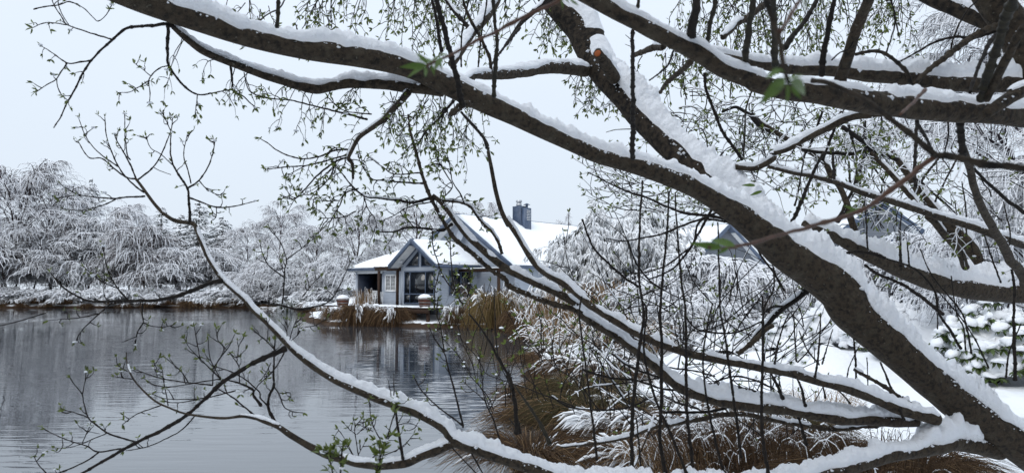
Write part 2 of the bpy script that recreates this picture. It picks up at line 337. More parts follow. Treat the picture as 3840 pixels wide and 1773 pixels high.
def conifer(seed, H, W, n=26, snow=0.05, dense=1.0):
    np.random.seed(seed); tr = H * 0.013; K = 6; t = np.linspace(0, 1, K)
    A = Acc(); tp = np.stack([0.05 * np.sin(t * 5), 0 * t, t * H], 1); A.lines(tp[None], (tr * (1 - 0.93 * t))[None], 0, (0, 0)); trunk = A.mesh('trunk', [M['far_bark']])
    A = Acc(); nb = int(n * 7); u = rnd(0.1, 0.99, nb); az = rnd(0, 6.283, nb); Ls = W / 2 * (1 - u) ** 0.8 * rnd(0.65, 1.1, nb) + 0.12
    K1 = 5; s = np.linspace(0, 1, K1); hz = s[None] * Ls[:, None]; vz = Ls[:, None] * (0.22 * np.sin(s[None] * 2.5) - 0.30 * s[None] ** 2)
    P = np.stack([hz * np.cos(az[:, None]), hz * np.sin(az[:, None]), (u * H)[:, None] + vz], -1)
    A.lines(P, np.ones((nb, 1)) * 0.03 * (1.2 - s[None]), snow * 0.5)
    n3 = int(nb * 9 * dense); idx = np.random.randint(0, nb, n3); q, d = sample_lines(P, idx, rnd(0.15, 1, n3)); a = np.arctan2(d[:, 1], d[:, 0]) + rnd(-1.1, 1.1, n3)
    L3 = (0.12 + 0.3 * Ls[idx]) * rnd(0.5, 1.2, n3); K3 = 4; s = np.linspace(0, 1, K3); hz = L3[:, None] * s[None] * 0.8; vz = -L3[:, None] * s[None] ** 1.5 * rnd(0.3, 1.0, n3)[:, None]
    P3 = np.stack([q[:, 0, None] + hz * np.cos(a[:, None]), q[:, 1, None] + hz * np.sin(a[:, None]), q[:, 2, None] + vz], -1)
    lift = np.where(rnd(0, 1, n3) < 0.35, 0, snow * rnd(0.3, 1, n3))[:, None] * np.ones((1, K3)); A.lines(P3, np.ones((n3, 1)) * 0.035 * (1.1 - 0.8 * s[None]), 0, (0, 1), lift)
    return trunk, A.mesh('crown', [M['needle'], M['far_snow']])

def blades(n, H, spread, w=0.008, K=6, droop=1.0, base=0.15, rise=(0.6, 1.2), az=None):
    """arching grass blades, (n,K,3)"""
    az = rnd(0, 6.283, n) if az is None else az; s = np.linspace(0, 1, K); L = spread * rnd(0.35, 1.05, n); h = H * rnd(rise[0], rise[1], n)
    b = base * np.sqrt(rnd(0, 1, n)); hz = b[:, None] + L[:, None] * s[None] ** 1.25
    vz = h[:, None] * np.sin(s[None] * 1.75) - (h * droop * rnd(0.5, 1.25, n))[:, None] * s[None] ** 2.6
    wob = np.cumsum(rnd(-1, 1, n, K) * 0.05, 1)
    return np.stack([hz * np.cos(az[:, None] + wob), hz * np.sin(az[:, None] + wob), vz], -1)
def tussock(seed, H, spread, n=900, w=0.008, snow_n=120, green=False, droop=1.15, base=0.25, mt=None):
    """drooping sedge: returns blades mesh and snow mesh"""
    np.random.seed(seed); s6 = np.linspace(1, 0.25, 6)[None]
    P = blades(n, H, spread, w, droop=droop, base=base); P[..., 2] = np.maximum(P[..., 2], -0.25)
    A = Acc(); wd = np.ones((n, 1)) * w * s6 * rnd(0.5, 1.3, n)[:, None]; c_ = int(n * 0.14); A.lines(P[c_:], wd[c_:], 0, (0, 0)); A.lines(P[:c_], wd[:c_], 0, (1, 1)); g = A.mesh('blades', [M[mt or ('sedge_green' if green else 'sedge')], M['straw']])
    A = Acc(); cl = rnd(0, 6.283, max(3, snow_n // 22)); az = cl[np.random.randint(0, len(cl), snow_n)] + rnd(-0.35, 0.35, snow_n)
    P = blades(snow_n, H * 1.02, spread * 0.9, K=8, droop=droop, base=base * 1.2, az=az)
    P[..., 2] += 0.02 * H
    for a_ in (1, 2, 3):
        k_ = np.arange(snow_n) % 3 == a_ - 1; n_k = int(k_.sum()); Q_ = P[k_][:, a_:a_ + 4]; A.lines(Q_, w * rnd(1.3, 4.2, n_k)[:, None] * np.array([0.25, 1, 1.05, 0.25])[None] * rnd(0.7, 1.3, n_k, 4), 0, (0, 0)); sn = A.mesh('snow', [M['snow']])
    return g, sn
def put_tussock(me, px, d, sc, label, group='sedge tussocks at the water', name='sedge_tussock', z=None, rz=None, cat='tussock'):
    x = (px - CX) / F * d; e = empty(name, (x, d, gz1(x, d) if z is None else z), rnd(0, 6.28) if rz is None else rz); e.scale = sc if hasattr(sc, '__len__') else (sc, sc, sc)
    link('blades', me[0], e); link('snow', me[1], e); tag(e, label, cat, group); return e

# ---------------------------------------------------------------- the house by the pond
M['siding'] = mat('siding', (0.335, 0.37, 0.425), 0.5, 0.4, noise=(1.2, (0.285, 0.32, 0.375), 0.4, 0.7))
M['siding_dark'] = mat('siding_dark', (0.15, 0.165, 0.19), 0.6, 0.3, noise=(1.2, (0.12, 0.135, 0.16), 0.4, 0.7))
M['trim'] = mat('trim', (0.085, 0.115, 0.175), 0.45, 0.4, noise=(3, (0.045, 0.07, 0.12), 0.4, 0.7))
M['soffit'] = mat('soffit', (0.62, 0.64, 0.66), 0.7, 0.2, noise=(2, (0.52, 0.55, 0.58), 0.45, 0.7))
M['white_paint'] = mat('white_paint', (0.74, 0.75, 0.76), 0.5, 0.3)
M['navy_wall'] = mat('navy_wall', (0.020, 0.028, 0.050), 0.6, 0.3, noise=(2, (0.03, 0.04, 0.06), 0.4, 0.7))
M['timber'] = mat('timber', (0.035, 0.020, 0.014), 0.75, 0.2, noise=(8, (0.06, 0.035, 0.022), 0.45, 0.7), bump=(20, 0.4, 0.01))
M['barrel'] = mat('barrel', (0.12, 0.042, 0.028), 0.6, 0.25, noise=(6, (0.06, 0.025, 0.018), 0.4, 0.7), var=0.3)
M['hoop'] = mat('hoop', (0.20, 0.19, 0.19), 0.45, 0.4, metal=0.5)
M['steel'] = mat('steel', (0.45, 0.46, 0.48), 0.35, 0.5, metal=0.8)
M['dish'] = mat('dish', (0.36, 0.40, 0.46), 0.5, 0.3)
M['interior'] = mat('interior', (0.10, 0.085, 0.075), 0.8, 0.2, noise=(1.5, (0.03, 0.028, 0.028), 0.4, 0.65))
gm = bpy.data.materials.new('window_glass'); gm.use_nodes = True; p = gm.node_tree.nodes['Principled BSDF']
p.inputs['Base Color'].default_value = (0.012, 0.014, 0.017, 1); p.inputs['Roughness'].default_value = 0.03; p.inputs['Specular IOR Level'].default_value = 0.75
nb = gm.node_tree.nodes.new('ShaderNodeTexNoise'); nb.inputs['Scale'].default_value = 1.3; bb = gm.node_tree.nodes.new('ShaderNodeBump'); bb.inputs['Strength'].default_value = 0.04; bb.inputs['Distance'].default_value = 0.02
gm.node_tree.links.new(nb.outputs[0], bb.inputs['Height']); gm.node_tree.links.new(bb.outputs[0], p.inputs['Normal']); M['glass'] = gm

def corrugated(A, B, z0, z1a, z1b=None, pitch=0.10, amp=0.012, apex=None):
    """wall sheet with horizontal corrugation from ground point A to B (xy), up to z1; apex=(t, z): gable top at fraction t"""
    A = np.array(A, float); B = np.array(B, float); t = (B - A) / np.linalg.norm(B - A); n = np.array([t[1], -t[0]])
    ztop = max(z1a, apex[1] if apex else z1a); zs = np.arange(z0, ztop, pitch / 4); zs = np.append(zs, ztop)
    V = []; Fs = []
    for z in zs:
        a = 0.0; b = 1.0
        if apex and z > z1a: k = (z - z1a) / (apex[1] - z1a); a = apex[0] * k; b = 1 - (1 - apex[0]) * k
        o = amp * math.sin(2 * math.pi * (z - z0) / pitch)
        for q in (a, b):
            pt = A + (B - A) * q + n * o; V.append((pt[0], pt[1], z))
    for i in range(len(zs) - 1): Fs.append((2 * i, 2 * i + 1, 2 * i + 3, 2 * i + 2))
    return V, Fs
def snow_sheet(q, th, n=28, m_=20, seed=0, rag=0.03, mt='roof_snow'):
    """snow lying on the quad q (eave-left, eave-right, ridge-right, ridge-left), thick th, uneven rim"""
    q = [np.array(a, float) for a in q]; u = np.linspace(0, 1, n); v = np.linspace(0, 1, m_); Ug, Vg = np.meshgrid(u, v, indexing='ij')
    P = (1 - Ug)[..., None] * (1 - Vg)[..., None] * q[0] + Ug[..., None] * (1 - Vg)[..., None] * q[1] + Ug[..., None] * Vg[..., None] * q[2] + (1 - Ug)[..., None] * Vg[..., None] * q[3]
    N = np.cross(q[1] - q[0], q[3] - q[0]); N /= np.linalg.norm(N)
    if N[2] < 0: N = -N
    lu = np.linalg.norm(q[1] - q[0]); lv = np.linalg.norm(q[3] - q[0])
    e = np.minimum(np.minimum(Ug, 1 - Ug) * lu, np.minimum(Vg, 1 - Vg) * lv) / (th * 1.1); pr = np.sqrt(np.clip(e, 0, 1)) * 0.85 + 0.15
    top = P + N * (th * pr * (1 + 0.22 * vnoise(P, 1.1, seed) + 0.12 * vnoise(P, 4, seed + 1)))[..., None]
    edge = ((np.minimum(Ug, 1 - Ug) < 1e-6) | (Vg < 1e-6))
    top = top + np.where(edge, vnoise(P, 3.0, seed + 2) * rag, 0)[..., None] * nrm(P - P.mean((0, 1)))
    bot = P + N * 0.004
    V = np.concatenate([top.reshape(-1, 3), bot.reshape(-1, 3)]); Fq = grid_faces(n, m_); off = n * m_
    ids = np.arange(off).reshape(n, m_); rim = np.concatenate([ids[:-1, 0], ids[-1, :-1], ids[:0:-1, -1], ids[0, :0:-1]]); r2 = np.roll(rim, -1)
    side = np.stack([rim, r2, r2 + off, rim + off], 1)
    return mesh('snow', V, np.concatenate([Fq, side]), M[mt], smooth=True)
def window(parent, A, B, z0, z1, cols, rows=(1.0,), fr=0.07, depth=0.05, mt='trim', poly=None, gl='glass'):
    """framed window on the wall line A->B (xy, outward normal to the right of A->B), cols / rows = fractions at which mullions stand"""
    A = Vector((*A, 0)); B = Vector((*B, 0)); t = (B - A).normalized(); n = Vector((t.y, -t.x, 0)); Ln = (B - A).length
    P = lambda a, z, o=0.0: tuple(A + t * a + n * o + Vector((0, 0, z)))
    w_ = MB()
    def brd(a0, a1, b0, b1, o0=0.02, o1=depth):
        V = [P(a0, b0, o0), P(a1, b0, o0), P(a1, b1, o0), P(a0, b1, o0), P(a0, b0, o1), P(a1, b0, o1), P(a1, b1, o1), P(a0, b1, o1)]
        w_.add(V, [(0, 3, 2, 1), (4, 5, 6, 7), (0, 1, 5, 4), (1, 2, 6, 5), (2, 3, 7, 6), (3, 0, 4, 7)])
    brd(0, fr, z0, z1); brd(Ln - fr, Ln, z0, z1); brd(fr, Ln - fr, z1 - fr, z1); brd(fr, Ln - fr, z0, z0 + fr)
    W = w_.build('window', M[mt], parent)
    for c in cols:
        w_ = MB(); brd(Ln * c - fr * 0.45, Ln * c + fr * 0.45, z0 + fr, z1 - fr, 0.02, depth - 0.004); w_.build('mullion', M[mt], W)
    for r_ in rows:
        if r_ < 1: w_ = MB(); brd(fr, Ln - fr, z0 + (z1 - z0) * r_ - fr * 0.5, z0 + (z1 - z0) * r_ + fr * 0.5, 0.02, depth - 0.002); w_.build('transom', M[mt], W)
    xs = [fr] + [Ln * c for c in cols] + [Ln - fr]; zs = [z0 + fr] + [z0 + (z1 - z0) * r_ for r_ in rows if r_ < 1] + [z1 - fr]
    for i in range(len(xs) - 1):
        for j in range(len(zs) - 1):
            w_ = MB(); brd(xs[i] + 0.004, xs[i + 1] - 0.004, zs[j] + 0.004, zs[j + 1] - 0.004, 0.019, 0.026); w_.build('pane', M[gl], W)
    return W
def gable_roof(parent, xr, zr, xl, xrt, ze_l, ze_r, y0, y1, th=0.14, sth=0.13, seed=1, back=None, snowy=True, snow_y0=None):
    """gable roof with the ridge along local y; returns the roof; parts: roof (> snow, soffit, barge_board)"""
    r_ = MB(); r_.slab([(xr, y0, zr), (xr, y1, zr), (xl, y1, ze_l), (xl, y0, ze_l)], th); r_.slab([(xrt, y0, ze_r), (xrt, y1, ze_r), (xr + 0.002, y1, zr), (xr + 0.002, y0, zr)], th)
    roof = r_.build('roof', M['trim'], parent)
    for (xe, ze, sd_) in ((xl, ze_l, -1), (xrt, ze_r, 1)):
        g = 0.035; sy = y0 if snow_y0 is None else snow_y0
        q = [(xe, sy + 0.02, ze + g), (xe, y1 - 0.02, ze + g), (xr + sd_ * 0.02, y1 - 0.02, zr + g), (xr + sd_ * 0.02, sy + 0.02, zr + g)]
        link('snow', snow_sheet(q, sth, seed=seed + int(xe * 3)), roof)
        k = 0.003 + th; nx = abs(zr - ze); nl = math.hypot(nx, xe - xr)
        s_ = MB(); s_.slab([(xr, y0 + 0.05, zr - k), (xe - sd_ * 0.1, y0 + 0.05, ze - k + 0.05 * nx / nl), (xe - sd_ * 0.1, y1, ze - k + 0.05 * nx / nl), (xr, y1, zr - k)][::sd_], 0.02); s_.build('soffit', M['soffit'], roof)
        b_ = MB(); b_.bar((xr, y0 - 0.025, zr - 0.06), (xe + sd_ * 0.02, y0 - 0.025, ze - 0.06), 0.045, 0.26); b_.build('barge_board', M['trim'], roof)
        f_ = MB(); f_.box((xe + min(0, sd_ * 0.09) if sd_ < 0 else xe + 0.003, y0, ze - 0.17), (xe - 0.003 if sd_ < 0 else xe + 0.09, y1, ze + 0.0)); f_.build('gutter', M['trim'], roof)
    c_ = MB(); c_.bar((xr, y0, zr + 0.03), (xr, y1, zr + 0.03), 0.22, 0.07); c_.build('ridge_cap', M['trim'], roof)
    return roof

HC = (-4.48, 46.0); HROT = R(-42); FL = 1.15; EV = 3.62
house = empty('lakeside_house', (HC[0], HC[1], 0), HROT)
tag(house, 'blue grey corrugated house with snowy gabled roofs standing beyond the pond', 'house')
w_ = MB()                              # walls: bay, main body, wing
w_.add(*corrugated((-3.55, 0), (0, 0), 0.6, EV, apex=(0.5, 5.0))); w_.add(*corrugated((0, 0), (0, 3.3), 0.6, EV)); w_.add(*corrugated((-3.55, 3.3), (-3.55, 0), 0.6, EV))
w_.add(*corrugated((-6.3, 3.3), (3.3, 3.3), 0.6, EV, apex=(0.5, 6.85))); w_.add(*corrugated((3.3, 3.3), (3.3, 16), 0.6, EV))
w_.add(*corrugated((-8.69, 2.5), (-3.55, 2.5), 0.6, EV)); w_.add(*corrugated((-8.69, 4.2), (-8.69, 2.5), 0.6, EV))
w_.build('wall', M['siding'], house)
for (x, y) in ((-3.55, 0), (0, 0), (-8.69, 2.5)):
    c_ = MB(); c_.box((x - 0.055, y - 0.04, 0.6), (x + 0.055, y + 0.06, EV - 0.05)); c_.build('corner_board', M['siding'], house)
bay_roof = gable_roof(house, -1.775, 5.22, -3.95, 0.40, EV, EV, -0.75, 3.25, seed=10)
main_roof = gable_roof(house, -1.5, 7.05, -6.65, 3.65, EV - 0.05, EV - 0.05, 2.65, 16.3, seed=20)
# wing: hip roof that falls towards the pond, open verandah at its end
r_ = MB(); ex0, ey0, hz_ = -12.2, 1.95, 5.28; hx, hy = -8.8, 5.4
r_.slab([(ex0, ey0, EV), (-3.6, ey0, EV), (-3.6, hy, hz_), (hx, hy, hz_)], 0.13); r_.slab([(ex0, 8.8, EV), (ex0, ey0, EV), (hx, hy, hz_)], 0.13)
wing = r_.build('roof', M['trim'], house)
g = 0.035; link('snow', snow_sheet([(ex0 + 0.02, ey0, EV + g), (-3.6, ey0, EV + g), (-3.6, hy, hz_ + g), (hx, hy, hz_ + g)], 0.13, seed=31), wing)
s_ = MB(); s_.box((ex0 + 0.1, ey0 + 0.05, EV - 0.19), (-3.6, 4.4, EV - 0.16)); s_.build('soffit', M['soffit'], wing)
f_ = MB(); f_.box((ex0 - 0.02, ey0 - 0.09, EV - 0.15), (-3.98, ey0 - 0.003, EV + 0.0)); f_.build('gutter', M['trim'], wing)
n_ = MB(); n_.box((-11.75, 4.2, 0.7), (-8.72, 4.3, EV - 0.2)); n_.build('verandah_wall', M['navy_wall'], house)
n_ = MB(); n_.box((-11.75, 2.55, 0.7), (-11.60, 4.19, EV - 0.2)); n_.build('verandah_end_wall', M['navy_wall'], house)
n_ = MB(); n_.box((-11.80, 2.40, 0.7), (-11.62, 2.54, EV - 0.19)); n_.build('verandah_post', M['siding'], house)
n_ = MB(); n_.box((-11.6, 2.4, EV - 0.36), (-8.70, 2.52, EV - 0.195)); n_.build('verandah_beam', M['soffit'], house)
n_ = MB(); n_.box((-11.6, 2.42, 0.75), (-8.7, 4.19, FL)); n_.build('verandah_floor', M['timber'], house)
dr = MB(); dr.box((-10.05, 4.12, FL), (-9.95, 4.198, 3.2)); dr.box((-8.85, 4.12, FL), (-8.75, 4.198, 3.2)); dr.box((-9.95, 4.12, 3.1), (-8.85, 4.198, 3.2)); dr.box((-9.44, 4.13, FL), (-9.36, 4.197, 3.1)); dr.box((-9.95, 4.13, 2.1), (-9.44, 4.197, 2.17))
door = dr.build('door', M['white_paint'], house); n_ = MB(); n_.box((-9.95, 4.16, FL), (-8.85, 4.185, 3.1)); n_.build('pane', M['glass'], door)
# windows
W = window(house, (-3.28, -0.012), (-0.38, -0.012), 1.20, 3.28, (0.2, 0.71), (0.30,), 0.075)
W['label'] = 'large blue framed window looking over the pond'
for (pts, fr_) in (([(-3.20, 3.55), (-1.87, 3.55), (-1.87, 4.62)], None), ([(-1.68, 3.55), (-0.35, 3.55), (-1.68, 4.62)], None)):
    c = np.mean(pts, 0); q = [tuple(np.array(p_) + (c - np.array(p_)) * 0.13) for p_ in pts]; f_ = MB()
    for i in range(3):
        a, b, c2, d2 = pts[i], pts[(i + 1) % 3], q[(i + 1) % 3], q[i]
        f_.add([(a[0], -0.05, a[1]), (b[0], -0.05, b[1]), (c2[0], -0.05, c2[1]), (d2[0], -0.05, d2[1]), (a[0], -0.005, a[1]), (b[0], -0.005, b[1]), (c2[0], -0.005, c2[1]), (d2[0], -0.005, d2[1])],
               [(0, 1, 2, 3), (0, 4, 5, 1), (2, 6, 7, 3), (4, 7, 6, 5)])
    gw = f_.build('gable_window', M['trim'], house); f_ = MB(); f_.slab([(a[0], -0.028, a[1]) for a in q], 0.006); f_.build('pane', M['glass'], gw)
f_ = MB(); f_.bar((-3.45, -0.03, 3.72), (-1.775, -0.03, 4.98), 0.03, 0.10, up=(0, 1, 0)); f_.bar((-1.775, -0.03, 4.98), (-0.1, -0.03, 3.72), 0.03, 0.10, up=(0, 1, 0)); f_.build('gable_trim', M['trim'], house)
window(house, (0.012, 0.8), (0.012, 2.75), 1.75, 3.30, (0.52,), (1.0,), 0.09)
W = window(house, (-8.38, 2.488), (-7.15, 2.488), 1.95, 3.18, (0.5,), (1.0,), 0.10, mt='white_paint'); W['label'] = 'white framed window with louvred shutters'
for k in range(11):
    for (a, b) in ((-8.27, -7.82), (-7.71, -7.26)):
        f_ = MB(); f_.bar((a, 2.458, 2.07 + k * 0.096), (b, 2.458, 2.07 + k * 0.096), 0.05, 0.016, up=(0, -0.75, 0.66)); f_.build('slat', M['white_paint'], W)
window(house, (3.312, 6.0), (3.312, 8.2), 1.6, 3.2, (0.5,), (1.0,), 0.09)
# pergola in front of the wing and along the right eave
for (x, y) in ((-5.93, 0.0), (-4.0, 0.0), (-5.93, 2.0)):
    f_ = MB(); f_.box((x - 0.07, y - 0.07, 0.6), (x + 0.07, y + 0.07, 3.36)); f_.build('pergola_post', M['timber'], house)
for y in (0.0, 1.0, 2.0): f_ = MB(); f_.box((-6.35, y - 0.05, 3.37), (-3.62, y + 0.05, 3.53)); f_.build('pergola_beam', M['timber'], house)
for x in (-6.1, -5.5, -4.9, -4.3): f_ = MB(); f_.box((x - 0.03, -0.3, 3.535), (x + 0.03, 2.4, 3.62)); b_ = f_.build('rafter', M['timber'], house)
for (x0, x1, y) in ((0.45, 3.6, 1.6), (0.45, 3.6, 2.6)): f_ = MB(); f_.box((x0 - 0.35, y - 0.05, 3.22), (x1, y + 0.05, 3.40)); f_.build('pergola_beam', M['timber'], house)
for y in (1.6, 2.6): f_ = MB(); f_.box((0.15, y - 0.12, 3.403), (3.55, y + 0.12, 3.45)); f_.build('snow_on_beam', M['roof_snow'], house)
f_ = MB(); f_.box((3.45, 1.53, 0.6), (3.59, 1.67, 3.215)); f_.build('pergola_post', M['timber'], house)
f_ = MB(); f_.box((3.52, 2.0, 3.405), (3.64, 10.5, 3.52)); f_.build('pergola_beam', M['timber'], house)
# chimney with cowls, vent, dish, lamp
CO = -0.9; ch = MB(); ch.box((-1.30, 9.1 + CO, 6.2), (-0.55, 9.9 + CO, 8.0)); ch.box((-0.549, 9.2 + CO, 5.9), (-0.15, 9.8 + CO, 7.85))
for k in range(7): ch.bar((-0.545, 9.14 + k * 0.12 + CO, 7.0), (-0.545, 9.14 + k * 0.12 + CO, 7.99), 0.03, 0.025, up=(0, 1, 0))
for k in range(7): ch.bar((-1.26 + k * 0.11, 9.09 + CO, 6.7), (-1.26 + k * 0.11, 9.09 + CO, 7.99), 0.025, 0.03, up=(0, 1, 0))
chim = ch.build('chimney', M['trim'], main_roof)
f_ = MB(); f_.lathe([(0.01, 8.15), (0.20, 8.15), (0.20, 8.36), (0.15, 8.37), (0.15, 8.42), (0.22, 8.43), (0.22, 8.58), (0.16, 8.60), (0.01, 8.61)], 14, (-0.95, 9.4 - 0.9, -0.15)); f_.build('flue_cowl', M['steel'], chim, True)
f_ = MB(); f_.lathe([(0.09, 8.0), (0.09, 8.20), (0.26, 8.20), (0.02, 8.32)], 12, (-0.35, 8.65, -0.12)); f_.build('flue_cowl', M['trim'], chim, True)
f_ = MB()
for k in range(7): f_.bar((-0.13, 8.4, 7.0 + k * 0.11), (-0.13, 8.8, 7.0 + k * 0.11), 0.05, 0.02, up=(0.7, 0, 0.7))
f_.build('louvre', M['soffit'], chim)
dm = MB(); dm.lathe([(0.02, 0.0), (0.20, 0.03), (0.36, 0.10), (0.40, 0.14), (0.39, 0.15), (0.34, 0.115), (0.18, 0.05), (0.02, 0.02)], 22)
dish = dm.build('satellite_dish', M['dish'], house, True); dish.location = (-1.15, 3.02, 5.62); dish.rotation_euler = (R(82), 0, R(-12))
f_ = MB(); f_.bar((0, 0.0, -0.3), (0, 0, 0.02), 0.05, 0.05, up=(0, 1, 0)); f_.bar((0, -0.35, 0.08), (0, 0, 0.40), 0.02, 0.02); f_.build('bracket', M['steel'], dish)
f_ = MB(); f_.lathe([(0.01, 0), (0.09, 0), (0.12, -0.08), (0.08, -0.14), (0.01, -0.15)], 12, (-3.2, -0.35, 3.95)); f_.build('soffit_lamp', M['soffit'], house, True)
# deck over the water with snow
deck = empty('deck', (HC[0], HC[1], 0), HROT); tag(deck, 'low dark timber deck edged with snow in front of the house', 'deck')
for k in range(9): f_ = MB(); f_.box((-4.6 + k * 0.72, -2.5, 0.98), (-4.6 + k * 0.72 + 0.70, -0.07, 1.06)); f_.build('board', M['timber'], deck)
f_ = MB(); f_.box((-4.62, -2.56, 0.74), (1.9, -2.503, 0.97)); f_.build('fascia', M['timber'], deck)
for k in range(6): f_ = MB(); f_.box((-4.4 + k * 1.2, -2.45, -0.6), (-4.25 + k * 1.2, -2.3, 0.975)); f_.build('pile', M['timber'], deck)
link('snow', snow_sheet([(-4.6, -2.52, 1.065), (1.85, -2.52, 1.065), (1.85, -1.0, 1.065), (-4.6, -1.0, 1.065)], 0.07, seed=41, rag=0.05), deck)
dk = empty('boardwalk', (HC[0], HC[1], 0), HROT); tag(dk, 'snow dusted boardwalk end beside the verandah', 'boardwalk')
for k in range(7): f_ = MB(); f_.box((-11.9 + k * 0.9, -0.6, 0.92), (-11.9 + k * 0.9 + 0.88, 2.3, 1.0)); f_.build('board', M['timber'], dk)
link('snow', snow_sheet([(-11.9, -0.62, 1.004), (-5.7, -0.62, 1.004), (-5.7, 2.2, 1.004), (-11.9, 2.2, 1.004)], 0.07, seed=43, rag=0.05), dk)
# half-barrel planters
def barrel(loc, sc, label):
    e = empty('barrel_planter', loc, 0.4); e.scale = (sc, sc, sc); tag(e, label, 'planter', 'half barrel planters')
    n = 20
    for k in range(n):
        a0, a1 = 2 * math.pi * k / n + 0.012, 2 * math.pi * (k + 1) / n - 0.012; prof = [(0.29, 0.0), (0.345, 0.2), (0.375, 0.40), (0.385, 0.52)]
        V = [(r * math.cos(a), r * math.sin(a), z) for (r, z) in prof for a in (a0, a1)] + [(r * math.cos(a), r * math.sin(a), z) for (r, z) in [(0.355, 0.52), (0.345, 0.40)] for a in (a0, a1)]
        f_ = MB(); f_.add(V, [(2 * i, 2 * i + 1, 2 * i + 3, 2 * i + 2) for i in range(5)]); f_.build('stave', M['barrel'], e)
    for (z, r) in ((0.10, 0.322), (0.27, 0.362), (0.46, 0.386)):
        f_ = MB(); f_.lathe([(r, z - 0.025), (r + 0.008, z - 0.025), (r + 0.010, z + 0.025), (r + 0.004, z + 0.025)], 24); f_.build('hoop', M['hoop'], e, True)
    th = np.linspace(0, 2 * np.pi, 25)[:-1]; V = []; 
    for j, (r, z) in enumerate([(0.37, 0.50), (0.40, 0.55), (0.36, 0.63), (0.24, 0.71), (0.10, 0.75), (0.01, 0.76)]):
        for a in th: V.append((r * math.cos(a), r * math.sin(a), z))
    V = np.array(V); V = V + (0.02 * vnoise(V, 9, 5))[:, None] * np.array([0.4, 0.4, 1.0]); Q = [[j * 24 + i, j * 24 + (i + 1) % 24, (j + 1) * 24 + (i + 1) % 24, (j + 1) * 24 + i] for j in range(5) for i in range(24)]
    link('snow', mesh('snow', V, np.array(Q), M['snow'], smooth=True), e); return e
def hw(x, y, z):                        # house-local -> world
    c, s = math.cos(HROT), math.sin(HROT); return (HC[0] + x * c - y * s, HC[1] + x * s + y * c, z)
def world_at_px(px, d, z): return ((px - CX) / F * d, d, z)
barrel(world_at_px(1594, 43.6, 1.10), 1.0, 'snow topped half barrel planter on the deck in front of the large window')
barrel(world_at_px(1288, 50.5, 0.92), 1.1, 'half barrel planter left of the verandah, farther from the camera')
# verandah furniture
def chair(loc, rz, label):
    e = empty('garden_chair', loc, rz); tag(e, label, 'chair')
    for (x, y, h) in ((-0.26, -0.25, 0.62), (0.26, -0.25, 0.62), (-0.26, 0.25, 0.88), (0.26, 0.25, 0.88)): f_ = MB(); f_.box((x - 0.025, y - 0.025, 0), (x + 0.025, y + 0.025, h)); f_.build('leg', M['white_paint'], e)
    for k in range(5): f_ = MB(); f_.box((-0.234, -0.24 + k * 0.10, 0.42), (0.234, -0.16 + k * 0.10, 0.45)); f_.build('seat_slat', M['white_paint'], e)
    for k in range(4): f_ = MB(); f_.box((-0.234, 0.235, 0.52 + k * 0.09), (0.234, 0.26, 0.59 + k * 0.09)); f_.build('back_slat', M['white_paint'], e)
    for x in (-0.26, 0.26): f_ = MB(); f_.box((x - 0.035, -0.29, 0.622), (x + 0.035, 0.224, 0.65)); f_.build('armrest', M['white_paint'], e)
    return e
chair(hw(-10.2, 2.9, FL + 0.003), HROT + R(25), 'white slatted garden chair on the verandah, left of the table')
chair(hw(-8.5, 1.9, 1.08), HROT + R(-80), 'white slatted garden chair half hidden behind the pergola post')
e = empty('garden_table', hw(-9.3, 2.9, FL + 0.003), HROT); tag(e, 'white garden table beside the verandah chair', 'table')
f_ = MB(); f_.box((-0.4, -0.35, 0.70), (0.4, 0.35, 0.74)); f_.build('table_top', M['white_paint'], e)
for (x, y) in ((-0.35, -0.3), (0.35, -0.3), (-0.35, 0.3), (0.35, 0.3)): f_ = MB(); f_.box((x - 0.03, y - 0.03, 0), (x + 0.03, y + 0.03, 0.699)); f_.build('leg', M['white_paint'], e)

def small_house(px, d, rz, hwid, zr, ze, length, label, wx=None, soff=0.5):
    x = (px - CX) / F * d; e = empty('neighbouring_house', (x, d, 0), rz); tag(e, label, 'house', 'houses behind the trees')
    w_ = MB(); w_.add(*corrugated((-hwid, 0), (hwid, 0), 0.5, ze, apex=(0.5, zr - 0.15), pitch=0.16, amp=0.018)); w_.add(*corrugated((hwid, 0), (hwid, length), 0.5, ze, pitch=0.16, amp=0.018)); w_.add(*corrugated((-hwid, length), (-hwid, 0), 0.5, ze, pitch=0.16, amp=0.018))
    w_.build('wall', M['siding_dark'], e); gable_roof(e, 0, zr, -hwid - 0.45, hwid + 0.45, ze - 0.3, ze - 0.3, -soff, length, seed=int(px) % 97, sth=0.16)
    if wx: window(e, (wx[0], -0.025), (wx[1], -0.025), wx[2], wx[3], (0.5,), (0.72,), 0.09)
    return e
small_house(2722, 56, R(30), 3.3, 6.95, 4.35, 8, 'house gable end seen beyond the snowy bushes, below the leaning trunk', (-1.2, 1.2, 1.6, 4.0))
small_house(3302, 38, R(-14), 1.45, 6.60, 5.35, 7, 'narrow grey gable with a window behind the snowy limbs at the right', (-0.75, 0.62, 2.9, 4.75), 0.35)

